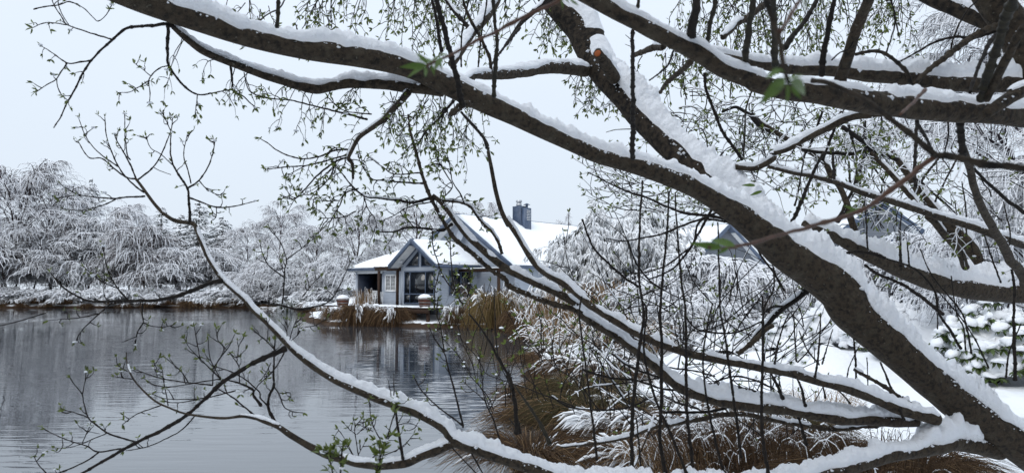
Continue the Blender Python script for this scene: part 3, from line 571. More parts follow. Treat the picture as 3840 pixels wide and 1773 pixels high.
# ---------------------------------------------------------------- trees and shrubs of the far bank
KINDS = {
 'birch_a': weeping(101, 12, 9.5, 30, 7, 4200, tw=(0.35, 1.4), rt=0.012, snow=0.015, brown=0.16, dr=0.45), 'birch_b': weeping(102, 10, 7, 26, 7, 3300, tw=(0.35, 1.3), rt=0.011, snow=0.014, brown=0.08, dr=0.45), 'birch_c': weeping(103, 13, 6.5, 26, 6, 2800, tw=(0.35, 1.3), rt=0.010, snow=0.012, brown=0.12, lo=0.3, dr=0.5),
 'curtain': weeping(104, 8, 8, 24, 7, 3900, tw=(0.6, 1.9), rt=0.011, snow=0.020, brown=0.06, dome=True), 'curtain_b': weeping(105, 6, 7, 22, 7, 3200, tw=(0.5, 1.6), rt=0.011, snow=0.020, brown=0.05, dome=True),
 'dark_curtain': weeping(106, 7, 7, 24, 6, 3600, tw=(0.9, 2.6), rt=0.012, snow=0.016, brown=0.38, dome=True),
 'low': weeping(107, 3.2, 5.5, 22, 6, 1500, tw=(0.4, 1.2), rt=0.011, snow=0.055, lo=0.03, dome=True), 'low_b': weeping(108, 2.2, 4.5, 22, 5, 1300, tw=(0.3, 0.9), rt=0.010, snow=0.06, lo=0.03, dome=True),
 'spruce': conifer(110, 11, 5.0), 'larch': conifer(111, 12, 3.6, 22, 0.035, 0.7)}
def tree(kind, px, ytop, d, wpx, label, name='birch_tree', cat='tree', group='snowy trees on the far bank', z=None, flat=False):
    tr, cr = KINDS[kind]; x = (px - CX) / F * d; z0 = gz1(x, d) - 0.05 if z is None else z
    H = CAMZ + (HZ - ytop) / F * d - z0; Wd = wpx / F * d
    V = np.empty(len(cr.vertices) * 3, np.float32); cr.vertices.foreach_get('co', V); V = V.reshape(-1, 3); h0 = np.percentile(V[:, 2], 99.7); w0 = np.percentile(V[:, 0], 97) - np.percentile(V[:, 0], 3)
    e = empty(name, (x, d, z0), rnd(0, 6.28)); e.scale = (Wd / w0, Wd / w0, H / h0)
    link('trunk', tr, e); link('crown', cr, e); tag(e, label, cat, group); return e
np.random.seed(50)
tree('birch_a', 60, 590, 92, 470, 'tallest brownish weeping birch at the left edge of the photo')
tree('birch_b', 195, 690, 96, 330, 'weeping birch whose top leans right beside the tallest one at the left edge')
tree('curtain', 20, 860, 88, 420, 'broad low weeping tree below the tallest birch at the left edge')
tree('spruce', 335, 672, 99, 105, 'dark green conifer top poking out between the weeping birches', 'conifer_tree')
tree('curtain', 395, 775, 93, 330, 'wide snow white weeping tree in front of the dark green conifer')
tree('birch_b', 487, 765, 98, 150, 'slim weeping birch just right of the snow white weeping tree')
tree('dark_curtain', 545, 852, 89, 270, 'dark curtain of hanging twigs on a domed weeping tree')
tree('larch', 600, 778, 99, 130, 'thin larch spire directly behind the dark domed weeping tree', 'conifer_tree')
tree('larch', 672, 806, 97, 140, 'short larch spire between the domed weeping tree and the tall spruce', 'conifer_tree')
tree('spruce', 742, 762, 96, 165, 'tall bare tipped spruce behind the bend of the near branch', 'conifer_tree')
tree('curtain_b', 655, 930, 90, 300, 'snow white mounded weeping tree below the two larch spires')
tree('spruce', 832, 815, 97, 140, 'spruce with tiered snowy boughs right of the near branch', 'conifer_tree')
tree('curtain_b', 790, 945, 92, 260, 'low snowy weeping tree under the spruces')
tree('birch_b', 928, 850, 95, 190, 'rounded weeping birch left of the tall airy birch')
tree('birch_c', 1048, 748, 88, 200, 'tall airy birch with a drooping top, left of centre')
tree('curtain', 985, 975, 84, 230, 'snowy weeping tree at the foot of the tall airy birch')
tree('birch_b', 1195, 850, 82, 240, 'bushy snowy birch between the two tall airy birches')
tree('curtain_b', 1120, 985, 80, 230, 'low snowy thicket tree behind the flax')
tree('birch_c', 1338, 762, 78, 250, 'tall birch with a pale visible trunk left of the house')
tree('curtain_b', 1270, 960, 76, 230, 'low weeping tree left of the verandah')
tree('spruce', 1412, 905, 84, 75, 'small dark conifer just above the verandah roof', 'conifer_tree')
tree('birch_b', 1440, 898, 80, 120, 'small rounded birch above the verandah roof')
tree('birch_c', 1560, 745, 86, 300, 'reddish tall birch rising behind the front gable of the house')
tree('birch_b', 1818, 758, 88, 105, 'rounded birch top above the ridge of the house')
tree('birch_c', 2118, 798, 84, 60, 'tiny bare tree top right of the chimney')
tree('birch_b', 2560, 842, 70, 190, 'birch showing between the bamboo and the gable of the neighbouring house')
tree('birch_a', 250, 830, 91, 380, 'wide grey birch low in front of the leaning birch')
for i, (px, yt, wd, lab) in enumerate(((15, 960, 300, 'at the very left'), (130, 985, 280, 'under the tallest birch'), (235, 975, 260, 'beneath the leaning birch'), (330, 990, 250, 'beneath the dark conifer'), (450, 985, 260, 'between the snow white and the dark domed tree'), (560, 1000, 240, 'at the foot of the dark domed tree'), (700, 990, 250, 'at the foot of the tall spruce'), (860, 985, 250, 'at the foot of the rightmost spruce'), (945, 990, 230, 'at the foot of the rounded birch'))):
    tree('curtain_b' if i % 2 else 'curtain', px, yt, 92 + (i % 3), wd, 'low snowy thicket filling the row ' + lab, 'snowy_thicket', 'thicket', 'snowy thickets under the far trees')
np.random.seed(51)
lw = ['low', 'low_b']
WHERE = ['by the left edge', 'under the tallest birch', 'below the leaning birch', 'in front of the wide grey birch', 'under the snow white weeping tree', 'under the dark domed tree', 'left of the near branch', 'behind the near branch',
         'below the spruces', 'under the rounded birch', 'below the tall airy birch', 'left of the flax', 'right of the flax', 'beside the verandah']
for i, px in enumerate([20, 120, 215, 310, 395, 500, 600, 690, 790, 880, 965, 1030, 1165, 1235]):
    d = 86 - max(0, (px - 950)) * 0.036 + rnd(-0.8, 1.5)
    tree(lw[i % 2], px, 1098 + rnd(-24, 8), d, 140, 'low snow covered shrub on the far bank ' + WHERE[i], 'snowy_shrub', 'shrub', 'low shrubs along the far bank')
# sedges on the far bank and at the house
TUS = [tussock(201, 1.0, 1.0, 800, 0.011, 90), tussock(202, 1.0, 1.0, 800, 0.011, 70), tussock(203, 1.05, 0.95, 700, 0.012, 60, mt='sedge_yellow', droop=0.95)]
np.random.seed(52)
FARW = {8: 'at the left edge', 330: 'below the dark conifer', 470: 'left of the dark domed tree', 715: 'left of the near branch, biggest of the far ones', 810: 'right beside the biggest far one',
        90: 'under the tallest birch', 180: 'below the leaning birch', 560: 'below the dark domed tree', 890: 'right of the near branch, alone', 940: 'left of the tall airy birch', 965: 'under the tall airy birch', 1010: 'left of the flax', 1150: 'right of the flax', 1200: 'leaning toward the first barrel planter'}
for i, (px, lab) in enumerate(FARW.items()):
    d = (84.0 if px < 950 else 84 - (px - 950) * 0.045 if px < 1100 else 74 - (px - 1100) * 0.13); x = (px - CX) / F * d
    put_tussock(TUS[i % 2], px, d, (1.5 if 700 < px < 820 else 0.8, 1.0, 0.95 if 700 < px < 820 else 0.62) if px < 1100 else 0.8, 'brown far shore tussock ' + lab, 'brown tussocks on the far shore', z=0.02)
SNT = tussock(204, 0.9, 1.1, 260, 0.014, 420, droop=1.1, base=0.5)
for i, (px, lab) in enumerate([(60, 'left of the near twig tips'), (150, 'under the tallest birch'), (250, 'below the leaning birch'), (420, 'below the snow white weeping tree'), (555, 'below the dark domed tree'), (640, 'left of the biggest brown tussock'), (760, 'between the two biggest brown tussocks'), (870, 'right of the near branch'), (925, 'below the rounded birch'), (1050, 'at the left foot of the flax'), (1120, 'at the right foot of the flax'), (1185, 'nearest the boardwalk')]):
    d = (85.2 if px < 950 else 85.2 - (px - 950) * 0.05 if px < 1100 else 77 - (px - 1100) * 0.13); put_tussock(SNT, px, d, (1.9, 1.3, 1.0), 'snow buried grass clump on the far shore ' + lab, 'snow buried clumps on the far shore', 'grass_clump', cat='grass clump')
# flax
np.random.seed(53)
P = blades(150, 1.7, 1.3, K=6, droop=0.55, base=0.3, rise=(0.7, 1.25)); A = Acc(); A.lines(P, np.ones((150, 1)) * 0.028 * np.linspace(1, 0.15, 6)[None], 0, (0, 0)); fb = A.mesh('leaves', [M['flax']])
A = Acc(); P2 = blades(70, 1.72, 1.3, K=6, droop=0.6, base=0.3, rise=(0.7, 1.25)); P2[..., 2] += 0.03; A.lines(P2[:, 1:5], np.ones((70, 1)) * 0.035 * np.array([0.6, 1, 1, 0.5])[None], 0.02, (0, 0)); fs = A.mesh('snow', [M['snow']])
for (px, d, sc, lab) in ((1085, 72, 1.25, 'dark spiky flax bush with snow lying on its leaves, left of the house'), (1140, 71, 0.8, 'small flax bush at the right foot of the big one')):
    x = (px - CX) / F * d; e = empty('flax_bush', (x, d, gz1(x, d)), rnd(0, 6)); e.scale = (sc,) * 3; link('leaves', fb, e); link('snow', fs, e); tag(e, lab, 'flax', 'flax bushes')
np.random.seed(54)
for (px, d, sc, k, z, lab) in ((1345, 44.6, (1.45, 1.45, 1.62), 0, 0.0, 'big brown tussock with a snow cap in front of the verandah'), (1262, 47.5, (1.1, 1.1, 1.2), 1, 0.05, 'brown tussock at the left end of the boardwalk'),
                            (1480, 43.6, (1.25, 1.25, 1.4), 1, 0.0, 'wide brown tussock in front of the pergola'), (1418, 44.0, (1.0, 1.0, 1.35), 0, 0.0, 'narrow brown tussock squeezed between the two widest ones'),
                            (1712, 42.6, (1.0, 1.0, 1.45), 0, 0.05, 'domed brown tussock with a bright snow cap right of the deck'), (1765, 42.3, (0.8, 0.8, 0.9), 1, 0.05, 'small brown tussock right of the domed one'),
                            (1855, 40.0, (1.7, 1.7, 2.2), 2, 0.1, 'tall yellowish green tussock right of the house window'), (1940, 37.5, (1.1, 1.1, 1.25), 1, 0.1, 'brown tussock at the inner corner of the shore'),
                            (1985, 33.0, (1.0, 1.0, 1.0), 0, 0.1, 'brown tussock on the shore in front of the bamboo')):
    put_tussock(TUS[k], px, d, sc, lab, 'tussocks at the house shore', z=z)
# reed / toetoe: tall stems that arch over
def reeds(seed, n, H, spread, mt, snow_share=0.3, w=0.010, base=0.9):
    np.random.seed(seed); P = blades(n, H, spread, K=7, droop=0.5, base=base, rise=(0.55, 1.2)); A = Acc(); s = np.linspace(1, 0.35, 7)[None]
    k = int(n * snow_share); A.lines(P[k:], np.ones((n - k, 1)) * w * s, 0, (0, 0)); lift = np.ones((k, 1)) * w * 2.2 * np.array([0.0, 0.2, 0.7, 1, 1, 1, 0.8])[None]; A.lines(P[:k], np.ones((k, 1)) * w * s, 0, (0, 1), lift)
    return A.mesh('stems', [mt, M['snow']])
RD = [reeds(210, 260, 1.9, 0.7, M['straw'], 0.16), reeds(211, 300, 1.15, 1.0, M['straw'], 0.4, 0.008), reeds(212, 240, 1.9, 1.1, M['sedge'], 0.2)]
np.random.seed(55)
def put_reeds(k, px, d, sc, lab, name='reed_clump'):
    x = (px - CX) / F * d; e = empty(name, (x, d, gz1(x, d) - 0.02), rnd(0, 6)); e.scale = sc if hasattr(sc, '__len__') else (sc,) * 3; link('stems', RD[k], e); tag(e, lab, 'reeds', 'dry reed clumps'); return e
for (k, px, d, sc, lab) in ((2, 1830, 42.8, 1.25, 'brown arching reeds against the house window'), (2, 1905, 40.5, 1.1, 'brown reeds rising behind the tall yellowish tussock'), (0, 2085, 29, 1.1, 'tan reeds left of the bamboo'), (0, 2170, 25.5, 1.2, 'tan reeds in front of the bamboo, left clump'),
                       (0, 2250, 24.5, 1.15, 'tan reeds in front of the bamboo, middle clump'), (0, 2345, 24, 1.1, 'tan reeds in front of the bamboo, right clump'), (1, 2420, 23.5, 1.1, 'snow bent straw stems right of the tan reeds'), (1, 2130, 22, 1.0, 'snow bent straw stems on the shore'),
                       (1, 2240, 20.5, 1.0, 'snow bent straw stems below the tan reeds'), (1, 2335, 20, 0.95, 'snow bent straw stems nearest the water'), (0, 1365, 49.0, (0.6, 0.6, 1.0), 'pale plume grass before the verandah'), (1, 2500, 21.5, 0.9, 'snow bent straw stems under the tangled shrubs')):
    put_reeds(k, px, d, sc, lab)

# ---------------------------------------------------------------- bamboo, snowy bushes and the near bank
def bamboo(seed, H, W, n=70, per=46):
    np.random.seed(seed); K = 9; s = np.linspace(0, 1, K); az = rnd(0, 6.283, n); b = np.sqrt(rnd(0, 1, n)) * W * 0.14; L = W / 2 * rnd(0.35, 1.05, n); h = H * rnd(0.62, 1.06, n) * (1.05 - 0.35 * (L / (W / 2)))
    hz = b[:, None] + (L - b)[:, None] * s[None] ** 1.9; vz = h[:, None] * np.sin(s[None] * 1.95) / 0.99 - (h * rnd(0.05, 0.4, n))[:, None] * s[None] ** 4
    P = np.stack([hz * np.cos(az[:, None]), hz * np.sin(az[:, None]), vz], -1); A = Acc(); A.lines(P, np.ones((n, 1)) * 0.014 * np.linspace(1, 0.3, K)[None], 0, (0, 0)); canes = A.mesh('canes', [M['bamboo_leaf']])
    A = Acc(); N = n * per; idx = np.repeat(np.arange(n), per); q, d = sample_lines(P, idx, rnd(0.28, 1.0, N) ** 0.8); a0 = np.arctan2(d[:, 1], d[:, 0]) + rnd(-1.5, 1.5, N); l0 = rnd(0.15, 0.5, N)
    q = q + np.stack([np.cos(a0) * l0 * 0.7, np.sin(a0) * l0 * 0.7, -l0 * rnd(0.0, 0.5, N)], 1)
    for k in range(5):
        a = a0 + rnd(-0.7, 0.7, N); l = rnd(0.13, 0.30, N); t = np.linspace(0, 1, 4); hz = l[:, None] * t[None] * rnd(0.35, 0.9, N)[:, None]; vz = -l[:, None] * t[None] ** 1.6 * rnd(0.3, 1.1, N)[:, None]
        B = np.stack([q[:, 0, None] + hz * np.cos(a[:, None]), q[:, 1, None] + hz * np.sin(a[:, None]), q[:, 2, None] + vz], -1)
        sn = np.where(rnd(0, 1, N) < 0.32, 0.0, rnd(0.5, 1.4, N) * 0.026); A.lines(B, np.ones((N, 1)) * 0.012 * np.array([0.5, 1, 0.8, 0.1])[None], 0, (0, 1), sn[:, None] * np.array([0.7, 1.1, 1, 0.2])[None])
    return canes, A.mesh('foliage', [M['bamboo_leaf'], M['snow']])
np.random.seed(60)
def put2(names, ms, loc, rz, sc, label, cat, name, group=None):
    e = empty(name, loc, rz); e.scale = sc if hasattr(sc, '__len__') else (sc,) * 3
    for n_, m_ in zip(names, ms): link(n_, m_, e)
    tag(e, label, cat, group); return e
BB = bamboo(301, 4.9, 6.2, 70, 42); x = (2350 - CX) / F * 28
put2(('canes', 'foliage'), BB, (x, 28, gz1(x, 28)), 0.3, (1.0, 0.9, 1.2), 'large snow laden bamboo hiding the right end of the house', 'bamboo', 'bamboo_clump', 'bamboo clumps')
x = (2165 - CX) / F * 27; put2(('canes', 'foliage'), BB, (x, 27, gz1(x, 27)), 2.2, (0.60, 0.60, 1.0), 'smaller bamboo with drooping tips at the left side of the large clump', 'bamboo', 'bamboo_clump', 'bamboo clumps')
x = (2600 - CX) / F * 26; put2(('canes', 'foliage'), BB, (x, 26, gz1(x, 26)), 4.2, (0.6, 0.6, 0.72), 'lower bamboo at the right side of the large clump', 'bamboo', 'bamboo_clump', 'bamboo clumps')
KINDS['snow_bush'] = weeping(310, 2.6, 3.6, 34, 7, 3600, tw=(0.25, 0.75), rt=0.007, snow=0.022, lo=0.02, trunk_r=0.03, dome=True)
KINDS['snow_bush_b'] = weeping(311, 2.0, 3.4, 30, 7, 3200, tw=(0.2, 0.6), rt=0.006, snow=0.022, lo=0.02, trunk_r=0.03, dome=True)
for (k, px, ytop, d, wd, lab) in (('snow_bush', 2640, 960, 24, 420, 'dense snowy bush right of the bamboo'), ('snow_bush_b', 2755, 985, 22.5, 330, 'drooping snowy bush below the neighbouring gable'), ('snow_bush', 2470, 1040, 23, 300, 'snowy bush in front of the bamboo foot'),
                                  ('snow_bush_b', 2585, 1095, 20.5, 300, 'low snowy bush with dark hollows in front of the dense bush'), ('snow_bush_b', 2865, 1000, 24, 260, 'small snowy bush at the edge of the leaning trunk'), ('snow_bush', 3110, 940, 27, 380, 'snowy bush seen between the trunk and the thick snowy limb'),
                                  ('snow_bush_b', 3330, 905, 26, 420, 'snowy bush under the narrow gable'), ('snow_bush', 3560, 880, 24, 460, 'snowy bush behind the right end of the thick snowy limb'), ('snow_bush_b', 2080, 1130, 30, 180, 'low snowy bush by the inner shore')):
    tree(k, px, ytop, d, wd, lab, 'snowy_bush', 'bush', 'snowy bushes behind the near bank')
# broad-leaved evergreen bushes with a pad of snow on every rosette
LEAFV = np.array([(0, 0, 0), (0.30, 0.17, 0.03), (0.30, -0.17, 0.03), (0.30, 0, -0.01), (0.68, 0.15, 0.0), (0.68, -0.15, 0.0), (0.68, 0, -0.05), (1.0, 0, -0.13)])
LEAFF = [(0, 3, 1), (0, 2, 3), (1, 3, 6), (1, 6, 4), (3, 2, 5), (3, 5, 6), (4, 6, 7), (6, 5, 7)]
broad = mesh('leaf', LEAFV, np.array(LEAFF), M['broad_leaf'], smooth=True)
def rosettes(seed, n, W, H, pad):
    np.random.seed(seed); a = rnd(0, 6.283, n); c = rnd(0.0, 1, n); el = np.arcsin(c); rr = rnd(0.8, 1.05, n)
    return np.stack([W / 2 * rr * np.cos(el) * np.cos(a), W / 2 * rr * np.cos(el) * np.sin(a), H * (0.12 + 0.88 * rr * c)], 1)
def evergreen(px, d, W, H, n, label, seed, pad=0.11, leaf=0.13, single=0, dome=0.93):
    x = (px - CX) / F * d; e = empty('evergreen_bush', (x, d, gz1(x, d) - 0.03), 0.0); tag(e, label, 'bush', 'broad leaved evergreen bushes'); C = rosettes(seed, n, W, H, pad); LV = []; LF = []; cnt = 0; nl = 0
    order = np.argsort(C[:, 1])
    for i in order:
        for k in range(7):
            az = k * 0.898 + rnd(-0.3, 0.3); tilt = rnd(0.15, 0.95); s = leaf * rnd(0.7, 1.15)
            Mx = Matrix.Translation(Vector(C[i])) @ Matrix.Rotation(az, 4, 'Z') @ Matrix.Rotation(tilt, 4, 'Y') @ Matrix.Scale(s, 4)
            if nl < single and C[i][1] < 0.1: o = link('leaf', broad, e); o.matrix_local = Mx; nl += 1
            else: LV.append(np.array([tuple(Mx @ Vector(v)) for v in LEAFV])); LF.append(np.array(LEAFF) + cnt * 8); cnt += 1
    if cnt: tag(link('leaves', mesh('leaves', np.concatenate(LV), np.concatenate(LF), M['broad_leaf'], smooth=True), e), kind='stuff')
    # snow pads
    th = np.linspace(0, 2 * np.pi, 10)[:-1]; prof = [(0.75, -0.25), (1.05, 0.0), (0.95, 0.32), (0.55, 0.58), (0.05, 0.66)]; V = []; Q = []; c0 = 0
    for i in range(len(C)):
        if rnd(0, 1) < 0.1: continue
        sx, sy, sz = pad * rnd(0.6, 1.5), pad * rnd(0.6, 1.5), pad * rnd(0.8, 2.0); r0 = rnd(0, 3)
        b = np.array([(r * sx * math.cos(a + r0), r * sy * math.sin(a + r0), z * sz) for (r, z) in prof for a in th]) + C[i] + np.array([0, 0, 0.02]); V.append(b)
        for j in range(4):
            for k in range(9): Q.append((c0 + j * 9 + k, c0 + j * 9 + (k + 1) % 9, c0 + (j + 1) * 9 + (k + 1) % 9, c0 + (j + 1) * 9 + k))
        c0 += len(b)
    nn = 40; th2 = np.linspace(0, 2 * np.pi, nn + 1)[:-1]; g_ = np.linspace(0, 1, 16); b = np.array([(W / 2 * dome * math.cos(e_ * math.pi / 2) * math.cos(a), W / 2 * dome * math.cos(e_ * math.pi / 2) * math.sin(a), H * (0.16 + (dome - 0.11) * math.sin(e_ * math.pi / 2))) for e_ in g_ for a in th2])
    b = b * (1 + 0.16 * vnoise(b + seed, 3.5, 7) + 0.08 * vnoise(b + seed, 9, 8))[:, None]; V.append(b)
    for j in range(15):
        for k in range(nn): Q.append((c0 + j * nn + k, c0 + j * nn + (k + 1) % nn, c0 + (j + 1) * nn + (k + 1) % nn, c0 + (j + 1) * nn + k))
    V = np.concatenate(V); V = V + 0.62 * pad * np.stack([vnoise(V, 8, 1), vnoise(V, 8, 2), vnoise(V, 8, 3)], 1) + 0.2 * pad * np.stack([vnoise(V, 21, 4), vnoise(V, 21, 5), vnoise(V, 21, 6)], 1)
    link('snow', mesh('snow', V, np.array(Q), M['snow'], smooth=True), e)
    for k in range(5):
        a = rnd(0, 6.28); f_ = MB(); t_ = C[np.random.randint(0, n)] * 0.8; f_.bar((0.05 * math.cos(a), 0.05 * math.sin(a), 0), tuple(t_), 0.04, 0.04); f_.build('stem', M['bark'], e)
    return e
evergreen(3700, 12.5, 1.75, 1.30, 210, 'green leaved evergreen with thick snow pads at the right edge', 320, 0.090, 0.16, 280, 0.78)
evergreen(3450, 15.5, 1.9, 0.95, 150, 'white buried evergreen left of the green leaved one, beyond the trunk', 321, 0.12, 0.11)
evergreen(2985, 14.8, 0.85, 0.75, 70, 'small green evergreen beside the snow heap left of the trunk', 322, 0.07, 0.10)
evergreen(2900, 19.5, 1.7, 0.9, 110, 'snow covered evergreen in front of the wire cage', 323, 0.10, 0.11)
evergreen(2700, 19, 1.2, 0.6, 60, 'flattened snowy evergreen at the rim of the open snow', 324, 0.10, 0.10)
evergreen(3180, 20, 2.6, 1.35, 160, 'rounded snowy evergreen just under the thick snowy limb', 325, 0.14, 0.12)
evergreen(3330, 18, 2.2, 1.15, 140, 'rounded snowy evergreen between the limb and the snow covered trunk', 326, 0.13, 0.12)
# heap of snow, wire cages
n = 34; th = np.linspace(0, 2 * np.pi, n + 1)[:-1]; V = []
for j in range(12):
    r = 1 - j / 11.0; V += [(0.85 * r * math.cos(a), 0.85 * r * math.sin(a), 0.62 * (1 - r ** 1.6)) for a in th]
V = np.array(V); V[:, 2] += 0.07 * vnoise(V, 3, 9) + 0.02 * vnoise(V, 11, 8); Q = [(j * n + i, j * n + (i + 1) % n, (j + 1) * n + (i + 1) % n, (j + 1) * n + i) for j in range(11) for i in range(n)]
x = (3095 - CX) / F * 14.6; tag(link('snow_heap', mesh('snow_heap', V, np.array(Q), M['snow'], smooth=True), None, (x, 14.6, gz1(x, 14.6) - 0.06)), 'smooth rounded heap of snow on the open ground behind the trunk', 'snow heap')
def cage(px, py, d, wpx, hpx, label):
    p0 = at(px, py, d); e = empty('wire_cage', tuple(p0), R(-12)); tag(e, label, 'wire cage', 'wire mesh cages'); wd = wpx / F * d; hh = hpx / F * d
    for i in range(9): f_ = MB(); f_.bar((wd * i / 8, 0, 0), (wd * i / 8, 0, hh), 0.008, 0.008, up=(0, 1, 0)); f_.build('wire', M['timber'], e)
    for i in range(7): f_ = MB(); f_.bar((-0.01, 0.008, hh * i / 6), (wd + 0.01, 0.008, hh * i / 6), 0.008, 0.008); f_.build('wire', M['timber'], e)
cage(2938, 1130, 17.5, 62, 46, 'black wire mesh cage in the snow close to the leaning trunk'); cage(2862, 1185, 18.0, 30, 62, 'upright black wire mesh panel left of the cage')
# sedges and reeds of the near bank
np.random.seed(61)
NT = [tussock(220, 0.52, 1.25, 1200, 0.0060, 16, base=0.3, droop=0.8), tussock(221, 0.55, 1.0, 1100, 0.0060, 380, base=0.3, droop=1.1), tussock(222, 0.58, 1.15, 1200, 0.0056, 10, green=True, base=0.3, droop=0.75)]
for (k, px, d, sc, lab) in ((0, 2105, 11.6, 1.0, 'brown sedge leaning out over the water, nearest the pond edge'), (2, 2230, 10.6, 1.0, 'greenish sedge right of the one leaning over the water'), (1, 2330, 9.6, 0.9, 'snow bowed sedge low behind the bottom snowy limb'), (1, 2400, 11.3, 0.9, 'snow bowed sedge between the pond edge and the two middle limbs'),
                       (1, 2480, 9.2, 0.85, 'snow bowed sedge left under the middle limbs'), (1, 2620, 8.6, 0.8, 'snow bowed sedge under the fork of the middle limbs'), (1, 2560, 10.6, 0.8, 'snow bowed sedge at the rim of the open snow'), (0, 2060, 14.2, 0.9, 'brown sedge at the bend of the shore'),
                       (2, 2170, 13.2, 0.85, 'greenish sedge behind the one over the water'), (1, 2170, 16.8, 1.1, 'snow covered sedge mound at the shore, middle of three'), (1, 2260, 18.6, 1.1, 'snow covered sedge mound at the shore, farthest of three'), (1, 2290, 15.3, 1.0, 'snow covered sedge mound at the shore, nearest of three'),
                       (0, 2060, 18.4, 0.9, 'reddish brown sedge left of the snow covered mounds'), (1, 2110, 20.5, 1.0, 'snowy sedge behind the reddish brown one'), (1, 2390, 8.2, 0.7, 'snowy sedge just above the bottom limb'), (1, 2770, 8.0, 0.75, 'snow bowed sedge under the right part of the middle limbs'),
                       (2, 2900, 8.4, 0.7, 'greenish sedge left of the leaning trunk'), (1, 3000, 7.4, 0.65, 'snow dusted sedge at the foot of the leaning trunk'), (0, 3380, 6.5, 0.62, 'brown sedge below the bottom limb by the trunk'), (0, 3180, 6.3, 0.6, 'brown sedge under the middle of the bottom limb'), (0, 1990, 8.6, 0.8, 'thin brown sedge in the corner below the bottom limb')):
    x = (px - CX) / F * d; put_tussock(NT[k], px, d, sc, lab, 'sedges of the near bank', z=max(gz1(x, d), 0.02) - 0.02)
RD += [reeds(213, 420, 0.62, 0.45, M['sedge'], 0.05, 0.004, 0.6), reeds(214, 240, 0.6, 0.5, M['straw'], 0.15, 0.0035, 0.6)]
np.random.seed(62)
for (k, px, d, sc, lab) in ((3, 2660, 7.2, 0.85, 'upright brown reeds behind the vertical shoots, left clump'), (3, 2780, 7.4, 0.8, 'upright brown reeds behind the vertical shoots, right clump'), (4, 2540, 7.6, 0.85, 'pale dry stems among the brown reeds'), (3, 2900, 7.0, 0.8, 'upright brown reeds next to the leaning trunk'), (4, 3060, 9.8, 0.7, 'dry stems on the open snow behind the middle limbs'), (3, 3280, 6.2, 0.8, 'short brown reeds below the bottom limb')):
    put_reeds(k, px, d, sc, lab)
np.random.seed(64)  # unseen conifers added to shade the near snow and darken the window reflections
for i, (x, y, H_, lab) in enumerate(((-16, -9, 13, 'farthest left of the viewer'), (-10, -7, 14, 'left behind the viewer'), (-5.5, -6, 13, 'behind the viewer, left of the path'), (-1, -7, 14, 'straight behind the viewer'), (3.5, -6, 13, 'behind the viewer, right of the path'), (8, -6, 14, 'right behind the viewer'), (13, -4, 13, 'right of the viewer'), (16, 3, 12, 'farthest right of the viewer'), (0.5, -12, 16, 'second row, behind the viewer'), (-7, -12, 16, 'second row, left behind the viewer'), (7, -12, 16, 'second row, right behind the viewer'))):
    tr, cr = KINDS['spruce']; e = empty('conifer_tree', (x, y, gz1(x, y)), rnd(0, 6)); e.scale = (1.7, 1.7, H_ / 11.0); link('trunk', tr, e); link('crown', cr, e); tag(e, 'tall unseen conifer added for shade, ' + lab, 'tree', 'added shade conifers behind the viewer')
# snowy birches at the right
KINDS['big_birch'] = weeping(330, 10, 8, 36, 10, 9000, tw=(0.35, 1.0), rt=0.004, snow=0.011, lo=0.25, trunk_r=0.16)
KINDS['big_birch_b'] = weeping(331, 5, 6.5, 34, 9, 7000, tw=(0.3, 0.9), rt=0.004, snow=0.010, lo=0.1, trunk_r=0.10, dome=True)
np.random.seed(63)
tree('big_birch', 3980, -140, 16.5, 1150, 'tall weeping birch with fine snowy twigs filling the upper right', 'birch_tree', 'tree', 'birches at the right')
tree('big_birch_b', 3990, 500, 13.5, 760, 'lower weeping birch with dense snowy twigs at the right edge', 'birch_tree', 'tree', 'birches at the right')

# ---------------------------------------------------------------- the willows close to the camera
CR = {1: (0, 0), 2: (950, 0), 3: (1900, 0), 4: (2840, 0), 5: (0, 580), 6: (950, 580), 7: (1900, 580), 8: (2840, 580), 9: (0, 1173), 10: (950, 1173), 11: (1900, 1173), 12: (2840, 1173)}
CS = 1000 / 1982.0
def path(s, t0, t1, d0, d1):
    pts = []; c = 1
    for tok in s.split():
        if tok[0] == '@': c = int(tok[1:]); continue
        v = [float(a) for a in tok.split(',')]; pts.append([CR[c][0] + v[0] * CS, CR[c][1] + v[1] * CS, v[2] if len(v) > 2 else None])
    P = np.array([(p_[0], p_[1]) for p_ in pts]); L_ = np.concatenate([[0], np.cumsum(np.linalg.norm(np.diff(P, axis=0), axis=1))]); L_ /= L_[-1]
    T = np.array([p_[2] * CS if p_[2] is not None else CS * (t0 + (t1 - t0) * l) for p_, l in zip(pts, L_)])
    D = d0 + (d1 - d0) * L_ if not isinstance(d1, (list, tuple)) else np.interp(L_, np.linspace(0, 1, len(d1) + 1), [d0] + list(d1))
    return np.column_stack([P, T, D])
def catmull(X, per):
    X = np.vstack([2 * X[0] - X[1], X, 2 * X[-1] - X[-2]]); o_ = []
    for i in range(1, len(X) - 2):
        n = max(2, int(per[i - 1])); t = np.linspace(0, 1, n, endpoint=False)[:, None]; a, b, c, d = X[i - 1], X[i], X[i + 1], X[i + 2]
        o_.append(0.5 * (2 * b + (c - a) * t + (2 * a - 5 * b + 4 * c - d) * t ** 2 + (3 * b - a - 3 * c + d) * t ** 3))
    o_.append(X[-2][None]); return np.concatenate(o_)
def frames(P):
    T = np.empty_like(P); T[1:-1] = P[2:] - P[:-2]; T[0] = P[1] - P[0]; T[-1] = P[-1] - P[-2]; T = nrm(T)
    S = np.cross(T, np.array([0, 0, 1.0])); ln = np.linalg.norm(S, axis=1, keepdims=True); S = nrm(np.where(ln < 0.12, np.array([0.6, -0.8, 0.0]), S)); U = np.cross(S, T); return T, S, U
BRANCHES = []; SEED = [400]
